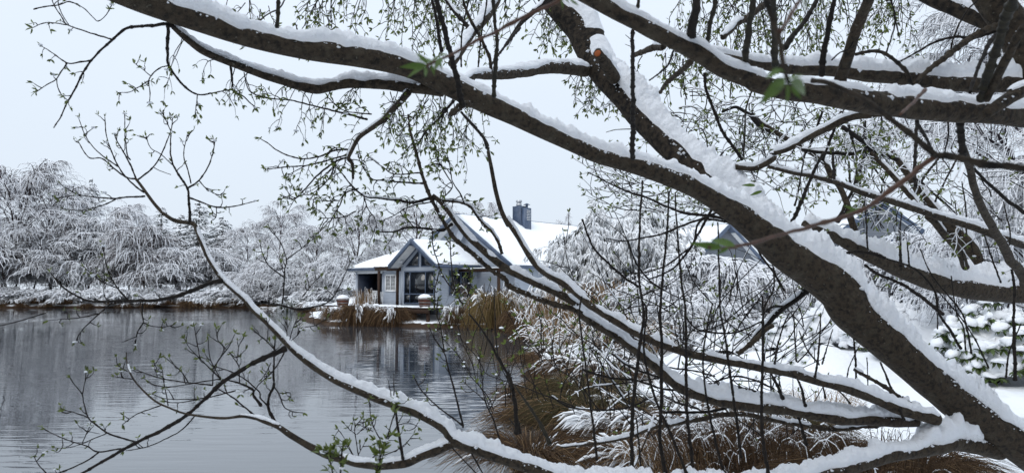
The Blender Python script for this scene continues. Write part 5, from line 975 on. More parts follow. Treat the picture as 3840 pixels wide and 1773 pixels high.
# second sweep: lower branch with its fans of twigs over the water
B(willow, 'branch', '@10 1490,955,84 1300,1040,78 1150,1098,74 1000,1130,72 850,1120,68 700,1092,62 550,1055,56 400,980,50 280,905,44 170,840,38 40,785,32 @9 1900,780,28 1800,766,22 1650,780,20 1400,750,16 1250,700,15 1150,650,14 1050,560,12 980,470,11 945,380,9 938,290,7', 84, 7, 2.56, [2.5, 2.45, 2.5, 2.6], 0.8, 'bark', 0.8, 'F1', 0.6)
B(willow, 'branch', '@10 250,262,40 150,300,38 0,375,34 @9 1800,425,30 1650,520,30 1500,660,28 1400,750,28 1250,845,26 1020,960,24 850,1050,22 600,1195,18 450,1300,14', 40, 14, 2.6, [2.5, 2.4], 0.12, 'twig', 0.5, 'F2')
for s_, a, b, k in (('@9 1020,962 920,930 800,890 700,820 650,770 625,680 610,600 560,540 520,480', 14, 6, 'F3'), ('@9 612,605 630,520 655,450', 8, 5, 'F4'), ('@9 655,775 560,740 460,715', 9, 5, 'F5'), ('@9 900,1005 730,1030 640,985 520,950 400,900 330,860', 12, 5, 'F6'), ('@9 800,890 700,930 610,970 500,1000 405,1000', 8, 5, 'F7'),
                ('@9 740,1030 620,1110 430,1189 300,1230', 12, 9, 'F8'), ('@9 1445,768 1370,850 1290,905 1100,990 920,1025', 10, 6, 'F9'), ('@9 345,1189 290,1130 250,1060', 9, 5, 'F10'), ('@9 610,965 650,880 680,800', 7, 5, 'F11'), ('@9 650,880 740,895', 5, 4, None), ('@9 1195,685 1080,725 1000,760 910,825', 9, 5, 'F12'),
                ('@9 985,490 920,485 850,470', 7, 5, 'F13'), ('@9 945,430 900,405 865,385', 6, 4, 'F14'), ('@9 1580,535 1430,520 1250,495 1130,465 1010,420', 11, 6, 'F15'), ('@9 1640,490 1500,510 1400,530 1250,548 1140,530 1070,485', 9, 5, 'F16'), ('@9 1750,575 1620,610 1500,635 1350,640 1220,635 1130,600', 10, 5, 'F17'),
                ('@9 1530,630 1400,655 1280,665 1220,650', 8, 5, 'F18'), ('@9 1250,690 1235,600 1215,500 1205,420', 9, 5, 'F19'), ('@9 1400,515 1350,440 1300,390 1235,335', 8, 5, 'F20'), ('@9 1170,470 1150,410 1145,375', 6, 4, 'F21'), ('@9 1640,490 1560,410 1480,335 1410,260 1370,190', 10, 5, 'F22'), ('@9 1490,345 1470,250 1445,100', 8, 5, 'F23'),
                ('@9 1580,420 1640,330 1700,250 1750,150', 10, 5, 'F24'), ('@9 1680,270 1620,200 1605,110', 8, 5, 'F25'), ('@9 1700,290 1760,330 1775,250 1810,180', 7, 5, 'F26'), ('@9 1780,520 1775,400 1740,340 1710,300', 9, 6, 'F27'), ('@9 1640,490 1590,400 1560,330 1545,200', 8, 5, 'F28'), ('@9 1580,540 1585,450 1610,390', 9, 6, None),
                ('@9 1920,785 1820,700 1720,620 1620,560', 13, 9, 'F29'), ('@10 60,690 0,610 @9 1880,570 1780,520 1680,495', 22, 10, 'F30'), ('@10 110,690 50,630 @9 1930,590 1830,500 1730,440 1610,400', 12, 8, 'F31'), ('@10 170,830 130,750 110,690 120,610 150,540 152,420 155,300 160,200', 24, 9, 'F32'), ('@10 150,540 190,600 225,690 290,730 370,740', 10, 6, 'F33'),
                ('@10 190,595 270,590 280,640', 6, 4, 'F34'), ('@10 230,290 190,370 120,460 50,520 0,590', 10, 7, 'F35'), ('@10 130,370 90,450 60,490', 7, 5, 'F36'), ('@10 155,270 100,210 40,160 0,120', 10, 6, 'F37'), ('@10 100,210 110,120 100,50', 7, 5, 'F38'), ('@10 270,200 290,120 330,30', 8, 5, 'F39'), ('@10 280,205 330,160 350,120', 6, 4, 'F40'), ('@10 250,170 250,90 240,50', 6, 4, 'F41'),
                ('@10 440,-20 445,60 460,95', 6, 4, None), ('@10 385,105 460,92 540,45', 7, 4, 'F42'), ('@10 750,1070 700,970 650,890 630,860', 8, 5, 'F43'), ('@10 745,1065 690,980 600,915', 6, 4, None), ('@10 780,1060 765,950 755,850 800,790', 8, 5, 'F44'), ('@10 760,900 700,850', 6, 4, 'F45'), ('@10 770,900 830,840 850,830', 6, 4, 'F46'), ('@10 780,1050 830,960', 6, 4, 'F47'),
                ('@10 970,970 920,900 880,800 860,660', 9, 6, 'F48'), ('@10 890,880 830,850 790,830', 6, 4, 'F49'), ('@10 860,1110 960,990 1040,880 1110,760', 10, 6, 'F50'), ('@10 960,1060 1080,1010 1150,950 1190,900', 8, 5, 'F51'), ('@10 1110,1095 1090,950 1075,850 1060,700 1070,610', 22, 12, 'F52'), ('@10 1075,830 1160,815 1225,845', 7, 4, 'F53'),
                ('@10 1045,610 1045,450', 9, 6, None), ('@10 1025,615 1005,500', 7, 5, None), ('@10 1560,850 1520,680 1480,520 1440,380 1420,300 1340,180 1310,110', 16, 8, 'F54'), ('@10 1550,830 1430,740 1330,660 1240,560 1195,480', 13, 7, 'F55'), ('@10 1830,930 1780,780 1720,640 1700,480 1680,310', 12, 7, 'F56'), ('@10 1720,650 1640,580 1560,510', 8, 5, 'F57'),
                ('@10 1960,900 1955,760 1935,600 1900,470 1830,350 1750,200 1680,100 1600,0', 34, 10, 'F58'), ('@10 1960,860 1900,780', 10, 8, None), ('@10 1820,330 1800,150 1795,0 @6 1790,1000', 12, 8, None), ('@10 1480,1000 1600,1130 1700,1230', 10, 8, None), ('@10 1620,1040 1660,1110 1710,1200', 14, 10, None)):
    dd = 2.5 if '@10' in s_[:4] and float(s_.split()[1].split(',')[0]) > 700 else 2.55
    B(willow, 'twig', s_, a, b, dd, dd + 0.05, 0.0 if k != 'F58' else 0.25, 'twig', 0.5, k)
# slanting dark shoot and green rod at the shore
B(willow, 'shoot', '@11 325,975 270,870 200,740 130,640 60,540', 30, 12, 2.75, 2.9, 0, 'shoot')
B(willow, 'shoot', '@11 100,900 70,750 40,550 0,460', 26, 18, 2.7, 2.75, 0.1, 'twig')
# upright shoots of the lower right
for s_, a, b, d in (('@11 670,1095 650,900 620,650 590,420 560,200 540,0 @7 560,1050', 18, 12, 2.6), ('@11 930,1150 930,900 940,650 970,400 1000,180 1015,0 @7 985,900 990,500 1010,190', 30, 12, 2.6), ('@11 1000,1150 980,950 965,780', 14, 10, 2.6), ('@11 1185,1200 1140,950 1150,600 1150,200 1140,0 @7 1160,900 1190,600 1208,270', 30, 12, 2.65),
                    ('@11 1340,1200 1220,900 1120,680 1050,450 1020,250 1040,0 @7 1020,1100', 22, 14, 2.6), ('@11 1385,1140 1345,800 1335,500 1330,0 @7 1300,950 1270,600 1250,280', 28, 10, 2.65), ('@11 1615,1200 1540,900 1490,650 1460,350 1490,100 @7 1530,1100', 20, 10, 2.7), ('@11 1745,1080 1710,800 1660,450 1620,150 1590,0 @7 1580,900 1570,500', 22, 10, 2.75),
                    ('@11 1945,1200 1900,900 1895,500 1910,150 @7 1900,1050', 26, 12, 2.6), ('@12 85,1200 30,800 40,400 45,0 @8 120,1000 120,830', 22, 10, 2.65), ('@12 365,980 330,850 290,750', 26, 16, 2.9), ('@12 190,640 140,520 90,440', 30, 14, 2.9), ('@12 355,690 330,560 290,480', 22, 14, 2.9), ('@12 735,555 730,350 715,170', 18, 10, 3.05),
                    ('@12 1090,800 1020,620 950,450 915,365', 22, 12, 3.0), ('@12 430,480 455,300 465,150 470,0', 18, 8, 2.9), ('@12 480,380 520,250 560,120', 12, 7, 2.9), ('@12 460,385 370,270 310,130', 14, 8, 2.9), ('@12 505,630 480,500', 14, 10, 2.9), ('@12 660,500 690,380 760,240', 10, 6, 3.0), ('@12 820,640 820,450 815,330', 9, 7, 3.0), ('@12 690,670 640,610 580,560', 14, 9, 2.95),
                    ('@12 130,380 150,250 200,80 240,0', 16, 8, 2.85), ('@12 290,360 280,200 270,0', 13, 8, 2.85), ('@12 165,540 160,440', 12, 8, 2.85), ('@12 1340,120 1340,0 @8 1345,1050', 10, 7, 3.4), ('@12 1515,270 1430,120 1350,0 @8 1310,1000 1170,850 960,770', 20, 12, 3.4), ('@12 1550,280 1530,100 1480,0 @8 1440,900', 12, 8, 3.4), ('@12 1590,300 1560,130 1510,-20 @8 1300,900 1210,700', 14, 8, 3.4),
                    ('@12 1920,505 1910,300 1905,0 @8 1910,1000 1890,850', 26, 16, 3.4), ('@12 1850,480 1870,300 1960,80', 14, 8, 3.4), ('@12 1720,410 1620,200 1500,20 @8 1330,1000', 12, 8, 3.4)):
    B(willow, 'shoot', s_, a, b, d, d + 0.15, 0.0, 'twig')
# crossing thin stems over the tangle
for s_, a, b, d in (('@7 2000,480 1850,500 1700,480 1500,455 1320,430 1150,370 1050,320 940,290 800,230 700,180 600,130', 30, 8, 3.3), ('@7 1750,520 1600,490 1450,480 1300,530 1150,590 1000,620 870,640 740,620', 22, 8, 3.4), ('@7 1700,380 1560,430 1430,500 1390,650 1300,740 1150,840 960,880 800,870', 18, 8, 3.2), ('@7 1530,400 1440,560 1360,700 1230,850 1050,930', 22, 9, 3.2),
                    ('@7 560,480 640,680 740,790 860,900 980,980', 14, 18, 3.3), ('@7 900,640 960,800 1060,930 1150,1000', 12, 14, 3.3), ('@8 370,1010 300,1060 180,1150 @12 20,140 -60,250', 50, 34, 3.3), ('@8 220,1130 120,1130 30,1189', 18, 12, 3.3), ('@11 1330,30 1400,110 1500,140 1700,145 1900,60', 14, 12, 3.2), ('@7 1500,230 1400,215 1200,150 1000,110 880,70', 16, 8, 3.6),
                    ('@7 1640,500 1800,600 1900,760 2000,900 @8 200,1010', 12, 16, 3.5), ('@11 330,620 480,700 700,720 900,700 1050,640', 12, 14, 2.9), ('@11 560,420 760,480 960,500 1150,560 1270,575', 16, 14, 3.0), ('@11 640,545 800,530 950,510 1150,480', 10, 10, 3.0), ('@11 780,300 900,390 1050,450 1180,490', 16, 14, 3.0), ('@11 1030,320 1200,400 1400,430 1550,470', 10, 12, 3.1), ('@11 620,260 760,470 860,620 920,720', 8, 12, 3.0), ('@11 950,1140 1050,900 1100,750', 10, 8, 2.7),
                    ('@11 1440,540 1600,530 1750,560 1900,600', 22, 24, 3.0), ('@11 1160,735 1300,735 1500,730 1690,690', 18, 20, 3.0), ('@11 1540,510 1700,470 1850,500 1982,560', 12, 14, 3.05), ('@11 1490,600 1550,520 1700,420', 12, 8, 3.0)):
    B(willow, 'branch', s_, a, b, d, d + 0.1, 0.45, 'twig', 0.9)
# diagonal branches behind the main limb, top centre
B(willow, 'branch', '@2 1480,470,60 1600,280,66 1700,150,74 1780,20,84 1840,-90,90', 60, 90, 3.1, 3.6, 0.75, 'bark', 0.7, 'G1')
B(willow, 'branch', '@2 1620,230 1530,130 1440,10 1400,-60', 34, 24, 3.3, 3.4, 0.6, 'twig', 0.7, 'G2')
B(willow, 'branch', '@3 0,330 60,240 150,130 260,40 330,-30', 26, 44, 3.6, 3.8, 0.4, 'twig', 0.6, 'G3')
B(willow, 'shoot', '@2 1400,380 1370,200 1330,0 1320,-60', 26, 22, 2.6, 2.4, 0, 'twig', 0.6, 'G4')
B(willow, 'shoot', '@2 1560,790 1530,660 1490,500 1440,300 1390,120 1350,-60', 44, 34, 2.55, 2.2, 0, 'twig', 0.6, 'G5')
B(willow, 'stub', '@2 1600,770 1540,790 1470,850', 50, 40, 2.58, 2.5, 0.1, 'bark', 0.6)
B(willow, 'shoot', '@2 1785,720 1800,500 1808,300 1790,100 1775,-60', 34, 24, 2.6, 2.3, 0, 'shoot', 0.6)
B(willow, 'branch', '@2 1770,560 1760,450 1710,320 1640,200 1570,50 1550,-40', 26, 20, 3.0, 2.9, 0.15, 'bark_grey', 0.6)
B(willow, 'shoot', '@2 180,210 185,100 190,-50', 30, 26, 2.2, 2.2, 0, 'shoot')
B(willow, 'shoot', '@2 40,165 110,105 200,60 250,-40', 11, 11, 2.4, 2.3, 0, 'twig')
B(willow, 'shoot', '@2 1670,520 1690,300 1730,50 1740,-50', 12, 10, 3.2, 3.0, 0, 'twig')
B(willow, 'shoot', '@2 1545,500 1550,250 1600,0', 12, 12, 3.2, 3.0, 0, 'twig')
B(willow, 'branch', '@2 1760,500 1850,370 1982,210', 14, 22, 3.2, 3.5, 0.35, 'twig', 0.6)
B(willow, 'shoot', '@3 938,1180 940,960 940,700 938,500 935,230', 36, 26, 2.7, 2.05, 0, 'twig')
B(willow, 'twig', '@3 930,960 860,962 790,970 740,985', 8, 5, 2.6, 2.6, 0, 'twig'); B(willow, 'twig', '@3 925,295 880,260', 6, 4, 2.5, 2.5, 0, 'twig'); B(willow, 'twig', '@3 925,350 880,330', 6, 4, 2.5, 2.5, 0, 'twig')
B(willow, 'branch', '@2 1545,830 1700,1010 1735,1100', 14, 20, 2.62, 2.9, 0.1, 'twig', 0.5)
B(willow, 'branch', '@2 1490,750 1400,860 1300,960 1220,1080', 20, 10, 2.66, 2.9, 0.3, 'twig', 0.5, 'G6')
# --- limbs of the near willow at the upper right
B(stem2, 'trunk', '@4 1560,-330,200 1700,-80,235 1800,60,245 1900,190,250 1990,350,262 2060,520,280 2200,800,300 2400,1300,330 2700,2200,360 3000,3100,400', 230, 400, 2.5, [2.5, 2.5, 2.55, 2.6], 0.0, 'bark', 1.0, 'S0', 0.5)
B(stem2, 'limb', '@4 1100,-130,130 1300,-20,135 1500,70,130 1780,180,130 1900,230,120', 130, 120, 2.9, 2.6, 0.85, 'bark_grey', 0.8, 'S1', 0.5)
B(stem2, 'limb', '@4 2320,900,200 2150,870,172 1982,850,166 1600,822,170 1300,800,178 1000,770,172 700,740,160 400,695,170 200,680,140 0,625,142 @3 1800,592,132 1600,515,136 1400,390,144 1200,290,120 1000,188,116 800,85,116 600,-25,120 400,-130,120', 170, 120, 2.3, [2.15, 2.05, 2.0, 1.95, 1.9], 0.72, 'bark', 0.65, 'S2', 0.5)
B(stem2, 'limb', '@4 2280,680,130 1982,632,120 1600,625,116 1300,608,120 1050,572,112 800,548,108 500,528,88 250,512,78 0,478,72 @3 1780,462,70 1620,430,70 1500,400,66', 120, 66, 2.55, [2.4, 2.3, 2.1], 0.96, 'bark', 1.5, 'S3', 0.5)
for s_, a, b, d0, d1, mt, sn in (('@3 1375,330 1385,200 1400,60 1410,-60', 80, 52, 1.98, 1.8, 'twig', 0), ('@3 1485,345 1510,200 1545,60 1560,-60', 36, 30, 2.0, 1.85, 'shoot', 0), ('@3 1768,490 1790,300 1825,80 1835,-60', 50, 40, 2.0, 1.8, 'shoot', 0), ('@3 975,55 978,-60', 26, 24, 1.95, 1.9, 'shoot', 0), ('@4 132,490 128,250 122,0 120,-60', 50, 40, 1.95, 1.75, 'shoot', 0), ('@4 480,560 500,350 540,150 572,0 580,-50', 44, 34, 2.1, 1.9, 'twig', 0),
                          ('@4 610,615 670,420 750,200 830,-20 850,-80', 88, 76, 2.1, 1.85, 'bark', 0), ('@4 1665,745 1740,480 1830,200 1900,-20 1920,-80', 56, 70, 2.1, 1.8, 'shoot', 0), ('@4 1700,735 1780,560 1880,380 1990,200', 70, 60, 2.1, 1.9, 'bark', 0.3), ('@4 1580,690 1650,480 1740,300 1820,220', 22, 34, 2.15, 2.3, 'twig', 0.1), ('@4 1165,635 1300,500 1450,380 1600,280 1790,180', 34, 48, 2.3, 2.45, 'bark', 0.5),
                          ('@4 1060,460 1200,380 1330,310 1480,275 1620,280 1800,220', 12, 24, 2.35, 2.5, 'twig', 0.3), ('@4 1155,645 1110,540 1040,460 950,400 850,382 730,405', 30, 22, 2.25, 2.1, 'bark_grey', 0.5), ('@4 1440,420 1445,330 1490,200 1560,80 1640,0', 16, 10, 2.4, 2.4, 'twig', 0), ('@4 955,400 1000,270 1025,130 990,0', 10, 12, 2.2, 2.1, 'twig', 0), ('@4 1055,280 1030,180 1015,100', 8, 10, 2.2, 2.15, 'twig', 0),
                          ('@4 200,360 260,270 340,180 400,80 450,-20', 40, 28, 2.5, 2.6, 'twig', 0.3), ('@4 1700,850 1850,750 1990,660', 70, 110, 2.05, 2.1, 'bark', 0.6), ('@4 550,450 620,390 700,340 780,80', 10, 10, 2.0, 1.95, 'twig', 0.0), ('@4 1500,900 1520,1050 1530,1189', 50, 46, 2.2, 2.3, 'twig', 0.0),
                          ('@3 1600,280 1700,190 1800,120 1960,10', 40, 46, 2.2, 2.4, 'bark', 0.5), ('@3 930,420 1000,390 1080,360 1170,345', 30, 44, 2.6, 2.1, 'bark', 0.6), ('@3 1140,690 1190,620 1280,540 1370,460', 24, 40, 2.6, 2.15, 'bark', 0.55), ('@3 1060,600 1140,540 1200,480 1240,380', 10, 18, 2.6, 2.2, 'twig', 0.2), ('@4 1300,1189 1290,1100 1180,900', 16, 24, 2.5, 2.3, 'twig', 0)):
    B(stem2, 'shoot' if sn == 0 else 'branch', s_, a, b, d0, d1, sn, mt, 0.9)
# very near twigs (out of focus) with young leaves
B(stem2, 'twig', '@4 2300,1290 @8 2100,120 1982,108 1850,90 1700,72 1540,30 1400,0 @4 1330,1150 1250,1095 1150,1005 1000,890 880,800 760,720 620,660 500,612 400,600', 62, 30, 0.95, [0.95, 1.0, 1.1], 0.42, 'bark_grey', 0.4, 'N1')
B(stem2, 'twig', '@8 1350,0 1200,100 1100,185 950,290 800,400 600,470 300,560 0,640 @7 1820,655 1650,690 1500,690', 40, 26, 0.98, [0.9, 0.78], 0.3, 'red_twig', 0.35, 'N2')
B(stem2, 'twig', '@3 480,-60 380,10 200,92 0,192 @2 1800,245 1650,305 1480,405 1380,450 1290,490', 30, 20, 0.95, [0.9, 0.85], 0.1, 'red_twig', 0.4, 'N3')
B(stem2, 'twig', '@4 50,-60 90,80 150,230 180,380 205,530 230,620', 46, 34, 0.62, 0.58, 0.0, 'bark_grey', 0.3, 'N4')
B(stem2, 'twig', '@4 330,-20 270,80 220,170 160,245', 26, 34, 0.64, 0.6, 0.0, 'red_twig', 0.3, 'N5')
B(stem2, 'twig', '@4 1250,670 1160,760 1060,850', 26, 20, 1.4, 1.3, 0.0, 'red_twig', 0.3)
# --- willow behind, right
B(back, 'trunk', '@8 2900,-1500,90 2850,-200,160 2760,800,240 2700,1500,290 2690,2300,330', 90, 330, 5.4, [5.4, 5.4], 0.0, 'bark', 1, 'K0', 0.5)
B(back, 'limb', '@8 2740,1060,210 2300,1050,180 1982,1022,170 1700,1008,160 1400,960,146 1200,900,132 1000,828,118 800,738,98 650,655,84 500,580,70 350,520,56', 200, 56, 5.4, [5.0, 4.6, 4.3], 0.97, 'bark', 1.25, 'K1', 0.5)
B(back, 'limb', '@8 2720,900,90 2300,770,70 1982,672,58 1800,608,54 1600,540,52 1400,480,50 1200,410,48 1000,350,46 800,290,42 600,210,38 400,160,34 250,130,30 80,90,26', 60, 26, 5.0, [4.2, 3.8, 3.5], 0.85, 'bark', 1.1, 'K2', 0.6)
B(back, 'branch', '@8 1555,835 1490,720 1400,600 1330,520 1270,455', 56, 48, 4.3, 4.0, 0.4, 'bark', 0.8, 'K3')
B(back, 'branch', '@8 1215,385 1100,250 1000,140 900,40 840,-20', 48, 36, 3.95, 4.1, 0.75, 'bark', 0.9, 'K4')
B(back, 'branch', '@8 1650,800,70 1600,720,92 1500,610,96 1380,500,90 1290,400,80 1220,290,66 1130,150,54 1050,40,44 1000,-30,36', 90, 36, 4.5, 4.6, 0.95, 'bark', 1.2, 'K5')
B(back, 'limb', '@8 2060,1100,100 1980,930,74 1900,800,68 1800,620,62 1700,450,58 1600,200,54 1560,50,50 @4 1530,1100,46', 90, 46, 4.4, [3.6, 3.0], 0.12, 'bark', 0.8, 'K6')
B(back, 'branch', '@7 1700,95 1850,100 1982,30 @8 120,-10 @4 250,1090 450,985 700,872 840,848 980,830', 44, 60, 3.3, [3.4, 3.2], 0.97, 'bark', 1.2, 'K7', 0.6)
B(back, 'branch', '@8 720,570 690,440 650,330 600,230 550,170 500,60 430,0 @4 250,1050 100,960 0,890', 50, 30, 4.6, 4.9, 0.7, 'bark', 0.9, 'K8')
B(back, 'branch', '@8 600,500 650,400 720,250 750,100 800,-20 @4 800,900', 40, 22, 4.6, 4.9, 0.2, 'twig', 0.7, 'K9')
B(back, 'branch', '@4 640,950 780,1050 860,1130 920,1200', 34, 40, 4.0, 4.2, 0.6, 'twig', 0.9, 'K10')
B(back, 'branch', '@4 330,1110 500,1135 700,1140 850,1120 950,1150 1040,1189', 26, 34, 4.2, 4.3, 0.8, 'twig', 1.4, 'K11')
B(back, 'branch', '@8 800,820 900,890 1050,950 1150,1010 1250,1080 1340,1150 1380,1189', 20, 26, 4.3, 3.9, 0.1, 'twig', 0.7, 'K12')
B(back, 'twig', '@8 620,740 720,722 850,735 950,770', 18, 24, 4.3, 4.3, 0.2, 'twig', 0.7)
for s_, a, b, d in (('@8 230,540 300,420 380,220 440,80 500,-20', 30, 20, 3.3), ('@8 280,380 320,180 350,0', 14, 10, 3.3), ('@8 570,190 560,0 @4 560,1100', 24, 18, 4.2), ('@8 690,230 680,50', 18, 12, 4.2), ('@8 820,700 810,500 800,330 870,150', 12, 8, 4.4), ('@8 1070,830 1060,600 1070,440', 22, 8, 4.3), ('@8 1130,830 1110,600', 12, 8, 4.3), ('@8 1175,240 1170,50 @4 1185,880', 24, 22, 3.8), ('@8 1555,600 1550,400 1520,200', 12, 8, 4.2),
                    ('@8 1810,950 1740,760 1690,600', 12, 10, 4.1), ('@8 1850,760 1880,600 1830,350', 12, 8, 4.1), ('@8 1320,350 1420,150 1500,0', 14, 12, 4.3), ('@8 1215,200 1290,100 1370,0', 18, 14, 4.2), ('@4 490,820 430,980 390,1080 330,1189', 18, 16, 3.6), ('@4 630,830 560,990 490,1189', 22, 18, 3.6), ('@4 920,850 925,930 890,1050', 12, 8, 4.0), ('@4 1415,900 1420,1000 1380,1189', 12, 10, 4.0), ('@4 680,930 710,1060 745,1189', 16, 12, 4.0),
                    ('@3 1470,540 1480,660 1530,800 1600,970 1680,1080 1750,1189', 20, 24, 3.9), ('@3 1760,1160 1770,1000 1780,800 1850,620', 14, 10, 4.2), ('@3 1310,440 1320,650 1340,740', 12, 8, 4.4), ('@3 1820,860 1900,940 1982,980', 40, 46, 4.8), ('@3 1600,830 1700,800 1800,850 1900,930', 20, 30, 4.8), ('@8 1560,50 1700,200 1850,330 1982,430', 20, 30, 4.6), ('@8 850,80 1000,250 1150,170 1300,280 1500,460', 12, 16, 4.4)):
    B(back, 'shoot', s_, a, b, d, d + 0.2, 0.25, 'twig', 0.6)
for i, (s_, a, b, d) in enumerate((('@10 900,1260 950,1050 1000,900 1050,740 1072,680', 16, 8, 1.9), ('@10 600,1260 575,1120 540,1020', 14, 7, 1.8), ('@10 640,1260 650,1110 662,990', 14, 7, 1.8), ('@10 930,1260 945,1100 935,980', 12, 7, 1.9), ('@6 1330,560 1335,680 1370,790 1400,880 1450,960 1520,1050 1560,1120', 8, 9, 4.2), ('@6 1460,560 1465,700 1472,800 1485,950 1540,1100', 8, 10, 4.3), ('@6 1600,830 1610,950 1590,1060', 8, 10, 4.3), ('@10 1375,-120 1360,0 1390,100 1420,290', 8, 10, 4.0), ('@6 1385,860 1350,1000 1350,1150', 7, 8, 4.2))):
    B(willow, 'twig', s_, a, b, d, d, 0, 'shoot', 0.5, 'H%d' % i)
# cut face of the sawn stub
sb = KEY['stub']; c_ = sb['P'][-1]; t_ = nrm(sb['P'][-1] - sb['P'][-4]); f_ = MB(); f_.lathe([(0.001, 0.004), (sb['R'][-1] * 0.62, 0.004), (sb['R'][-1] * 0.74, 0.001), (sb['R'][-1] * 0.74, -0.006)], 7)
cf = f_.build('cut_face', M['cut_wood'], sb['o']); cf.matrix_world = Matrix.Translation(Vector(c_)) @ Vector(t_).to_track_quat('Z', 'Y').to_matrix().to_4x4()

# ---------------------------------------------------------------- fine twigs and opening leaves
random.seed(9); np.random.seed(70)
for k in ('t1', 't2', 't3', 't4', 't5', 't6', 't7', 't8', 't9', 't10', 't11', 'L5b'):
    b = KEY[k]; spray(b, 3, 34, -0.05, 0.3, 1.0, 0.9, 17, 0, out=0.8, node=60); cluster(b['tree'], b['P'][-1], b['P'][-1] - b['P'][-5], 18 * b['P'][-1][1] / F, 4, 0.4)
spray(KEY['L5'], 5, 40, -0.1, 0.55, 1.0, 0.9, 17, 0, node=60)
for k in ['C%d' % i for i in range(2, 17)] + ['C18', 'C19']: spray(KEY[k], 7 if k not in ('C2', 'C9') else 11, 75, -0.22, 0.05, 1.0, 0.75, 15, 1, node=38); cluster(willow, KEY[k]['P'][-1], KEY[k]['P'][-1] - KEY[k]['P'][-5], 0.018, 5, 0.4)
spray(KEY['C1'], 10, 130, -0.3, 0.1, 1.0, 0.7, 14, 2); spray(KEY['L4'], 15, 210, -0.5, 0.12, 0.95, 0.55, 15, 3, up=-0.5, node=46); spray(KEY['G6'], 16, 120, -0.4, 0.1, 1.0, 0.8, 15, 2)
spray(KEY['C17'], 7, 70, -0.1, 0.0, 0.6, 0.8, 15, 1)
for k in ['E%d' % i for i in range(1, 31)]: spray(KEY[k], 4, 38, 0.12, 0.35, 1.0, 0.85, 14, 0, out=0.9, node=60, nl=3); cluster(willow, KEY[k]['P'][-1], KEY[k]['P'][-1] - KEY[k]['P'][-5], 0.015, 3, 0.3)
for k in ['F%d' % i for i in range(3, 58) if 'F%d' % i in KEY]: spray(KEY[k], 3, 42, 0.18, 0.3, 1.0, 0.9, 14, 0, out=0.8, node=50, nl=3); cluster(willow, KEY[k]['P'][-1], KEY[k]['P'][-1] - KEY[k]['P'][-5], 0.014, 4, 0.05)
for i in range(9): spray(KEY['H%d' % i], 11 if i < 4 else 16, 34 if i < 4 else 22, 0.25, 0.1, 1.0, 1.0, 26 if i < 4 else 13, 0, out=0.6, node=30, nl=4, r0=0.0012 if i < 4 else None); cluster(willow, KEY['H%d' % i]['P'][-1], (0, 0, 1), 0.016 if i < 4 else 0.02, 5, 0.0)
# curtains of hanging leafy twigs, top centre (behind the main limb)
for (x0, x1, y0, n, L_, d) in ((1150, 1650, -60, 34, 190, 4.6), (1620, 1960, -80, 26, 250, 4.4), (2030, 2220, 0, 18, 190, 4.4), (780, 1150, 40, 12, 120, 3.6), (2560, 3000, -60, 44, 260, 4.6), (3000, 3420, -60, 34, 230, 4.4), (2480, 2800, 150, 26, 170, 4.8), (2150, 2420, 270, 24, 130, 4.4), (1600, 1800, 350, 20, 230, 3.5), (1450, 1560, 370, 10, 150, 3.3)):
    for _ in range(n):
        p = at(rnd(x0, x1), y0 + rnd(-60, 60), d * rnd(0.9, 1.15)); s = p[1] / F
        grow(willow if x0 < 2400 else back, p, (rnd(-0.7, 0.5), rnd(-0.3, 0.3), -0.8), L_ * rnd(0.6, 1.2) * s, 2.6 * s, -0.35, 0.7, 15 * s, 36 * s, 3, 10, 0.2, 0.3 if rnd(0, 1) < 0.3 else 0)
# the snowy leafing tangle right of the thick trunk
for k in ('K8', 'K9', 'K7', 'K4', 'K10', 'K11', 'K2'): spray(KEY[k], 12, 170, -0.1, 0.05, 1.0, 0.5, 14, 3, kink=0.26, snow=0.5, node=48)
np.random.seed(71)
for _ in range(130):
    p = at(rnd(2540, 3020), rnd(330, 720), rnd(4.6, 6.2)); s = p[1] / F; grow(back, p, np.random.normal(0, 1, 3) * (1, 0.5, 0.7), rnd(90, 230) * s, 2.6 * s, -0.08, 0.5, 13 * s, 45 * s, 2, 9, 0.25, 0.6 if rnd(0, 1) < 0.5 else 0)
for _ in range(60):
    p = at(rnd(2290, 2750), rnd(640, 800), rnd(5.0, 6.5)); s = p[1] / F; grow(back, p, (-0.9 + rnd(-0.3, 0.6), rnd(-0.3, 0.3), rnd(-0.2, 0.45)), rnd(100, 240) * s, 2.6 * s, 0.0, 0.35, 12 * s, 50 * s, 3, 9, 0.2, 0.5 if rnd(0, 1) < 0.4 else 0)
for _ in range(44):
    p = at(rnd(3150, 3840), rnd(560, 1000), rnd(4.8, 6.5)); s = p[1] / F; grow(back, p, np.random.normal(0, 1, 3) * (1, 0.5, 0.9), rnd(100, 260) * s, 2.8 * s, 0.0, 0.18, 13 * s, 60 * s, 2, 9, 0.2, 0.7 if rnd(0, 1) < 0.5 else 0)
for _ in range(46):                      # thin leafy shoots standing at the shore
    p = at(rnd(1750, 2350), rnd(1300, 1560), rnd(5.5, 9)); s = p[1] / F; grow(willow, p, (rnd(-0.6, 0.5), rnd(-0.3, 0.3), 1.0), rnd(130, 300) * s, 2.6 * s, 0.1, 0.55, 15 * s, 48 * s, 1, 9, 0.14)
for _ in range(130):                     # bare shoots of the lower right tangle
    p = at(rnd(2150, 3050), rnd(1130, 1650), rnd(3.2, 5.5)); s = p[1] / F; grow(willow, p, (rnd(-0.9, 0.9), rnd(-0.3, 0.3), rnd(0.1, 1.0)), rnd(150, 420) * s, 3.2 * s, 0.05, 0.05, 13 * s, 70 * s, 1, 9, 0.13, 0.5 if rnd(0, 1) < 0.25 else 0)

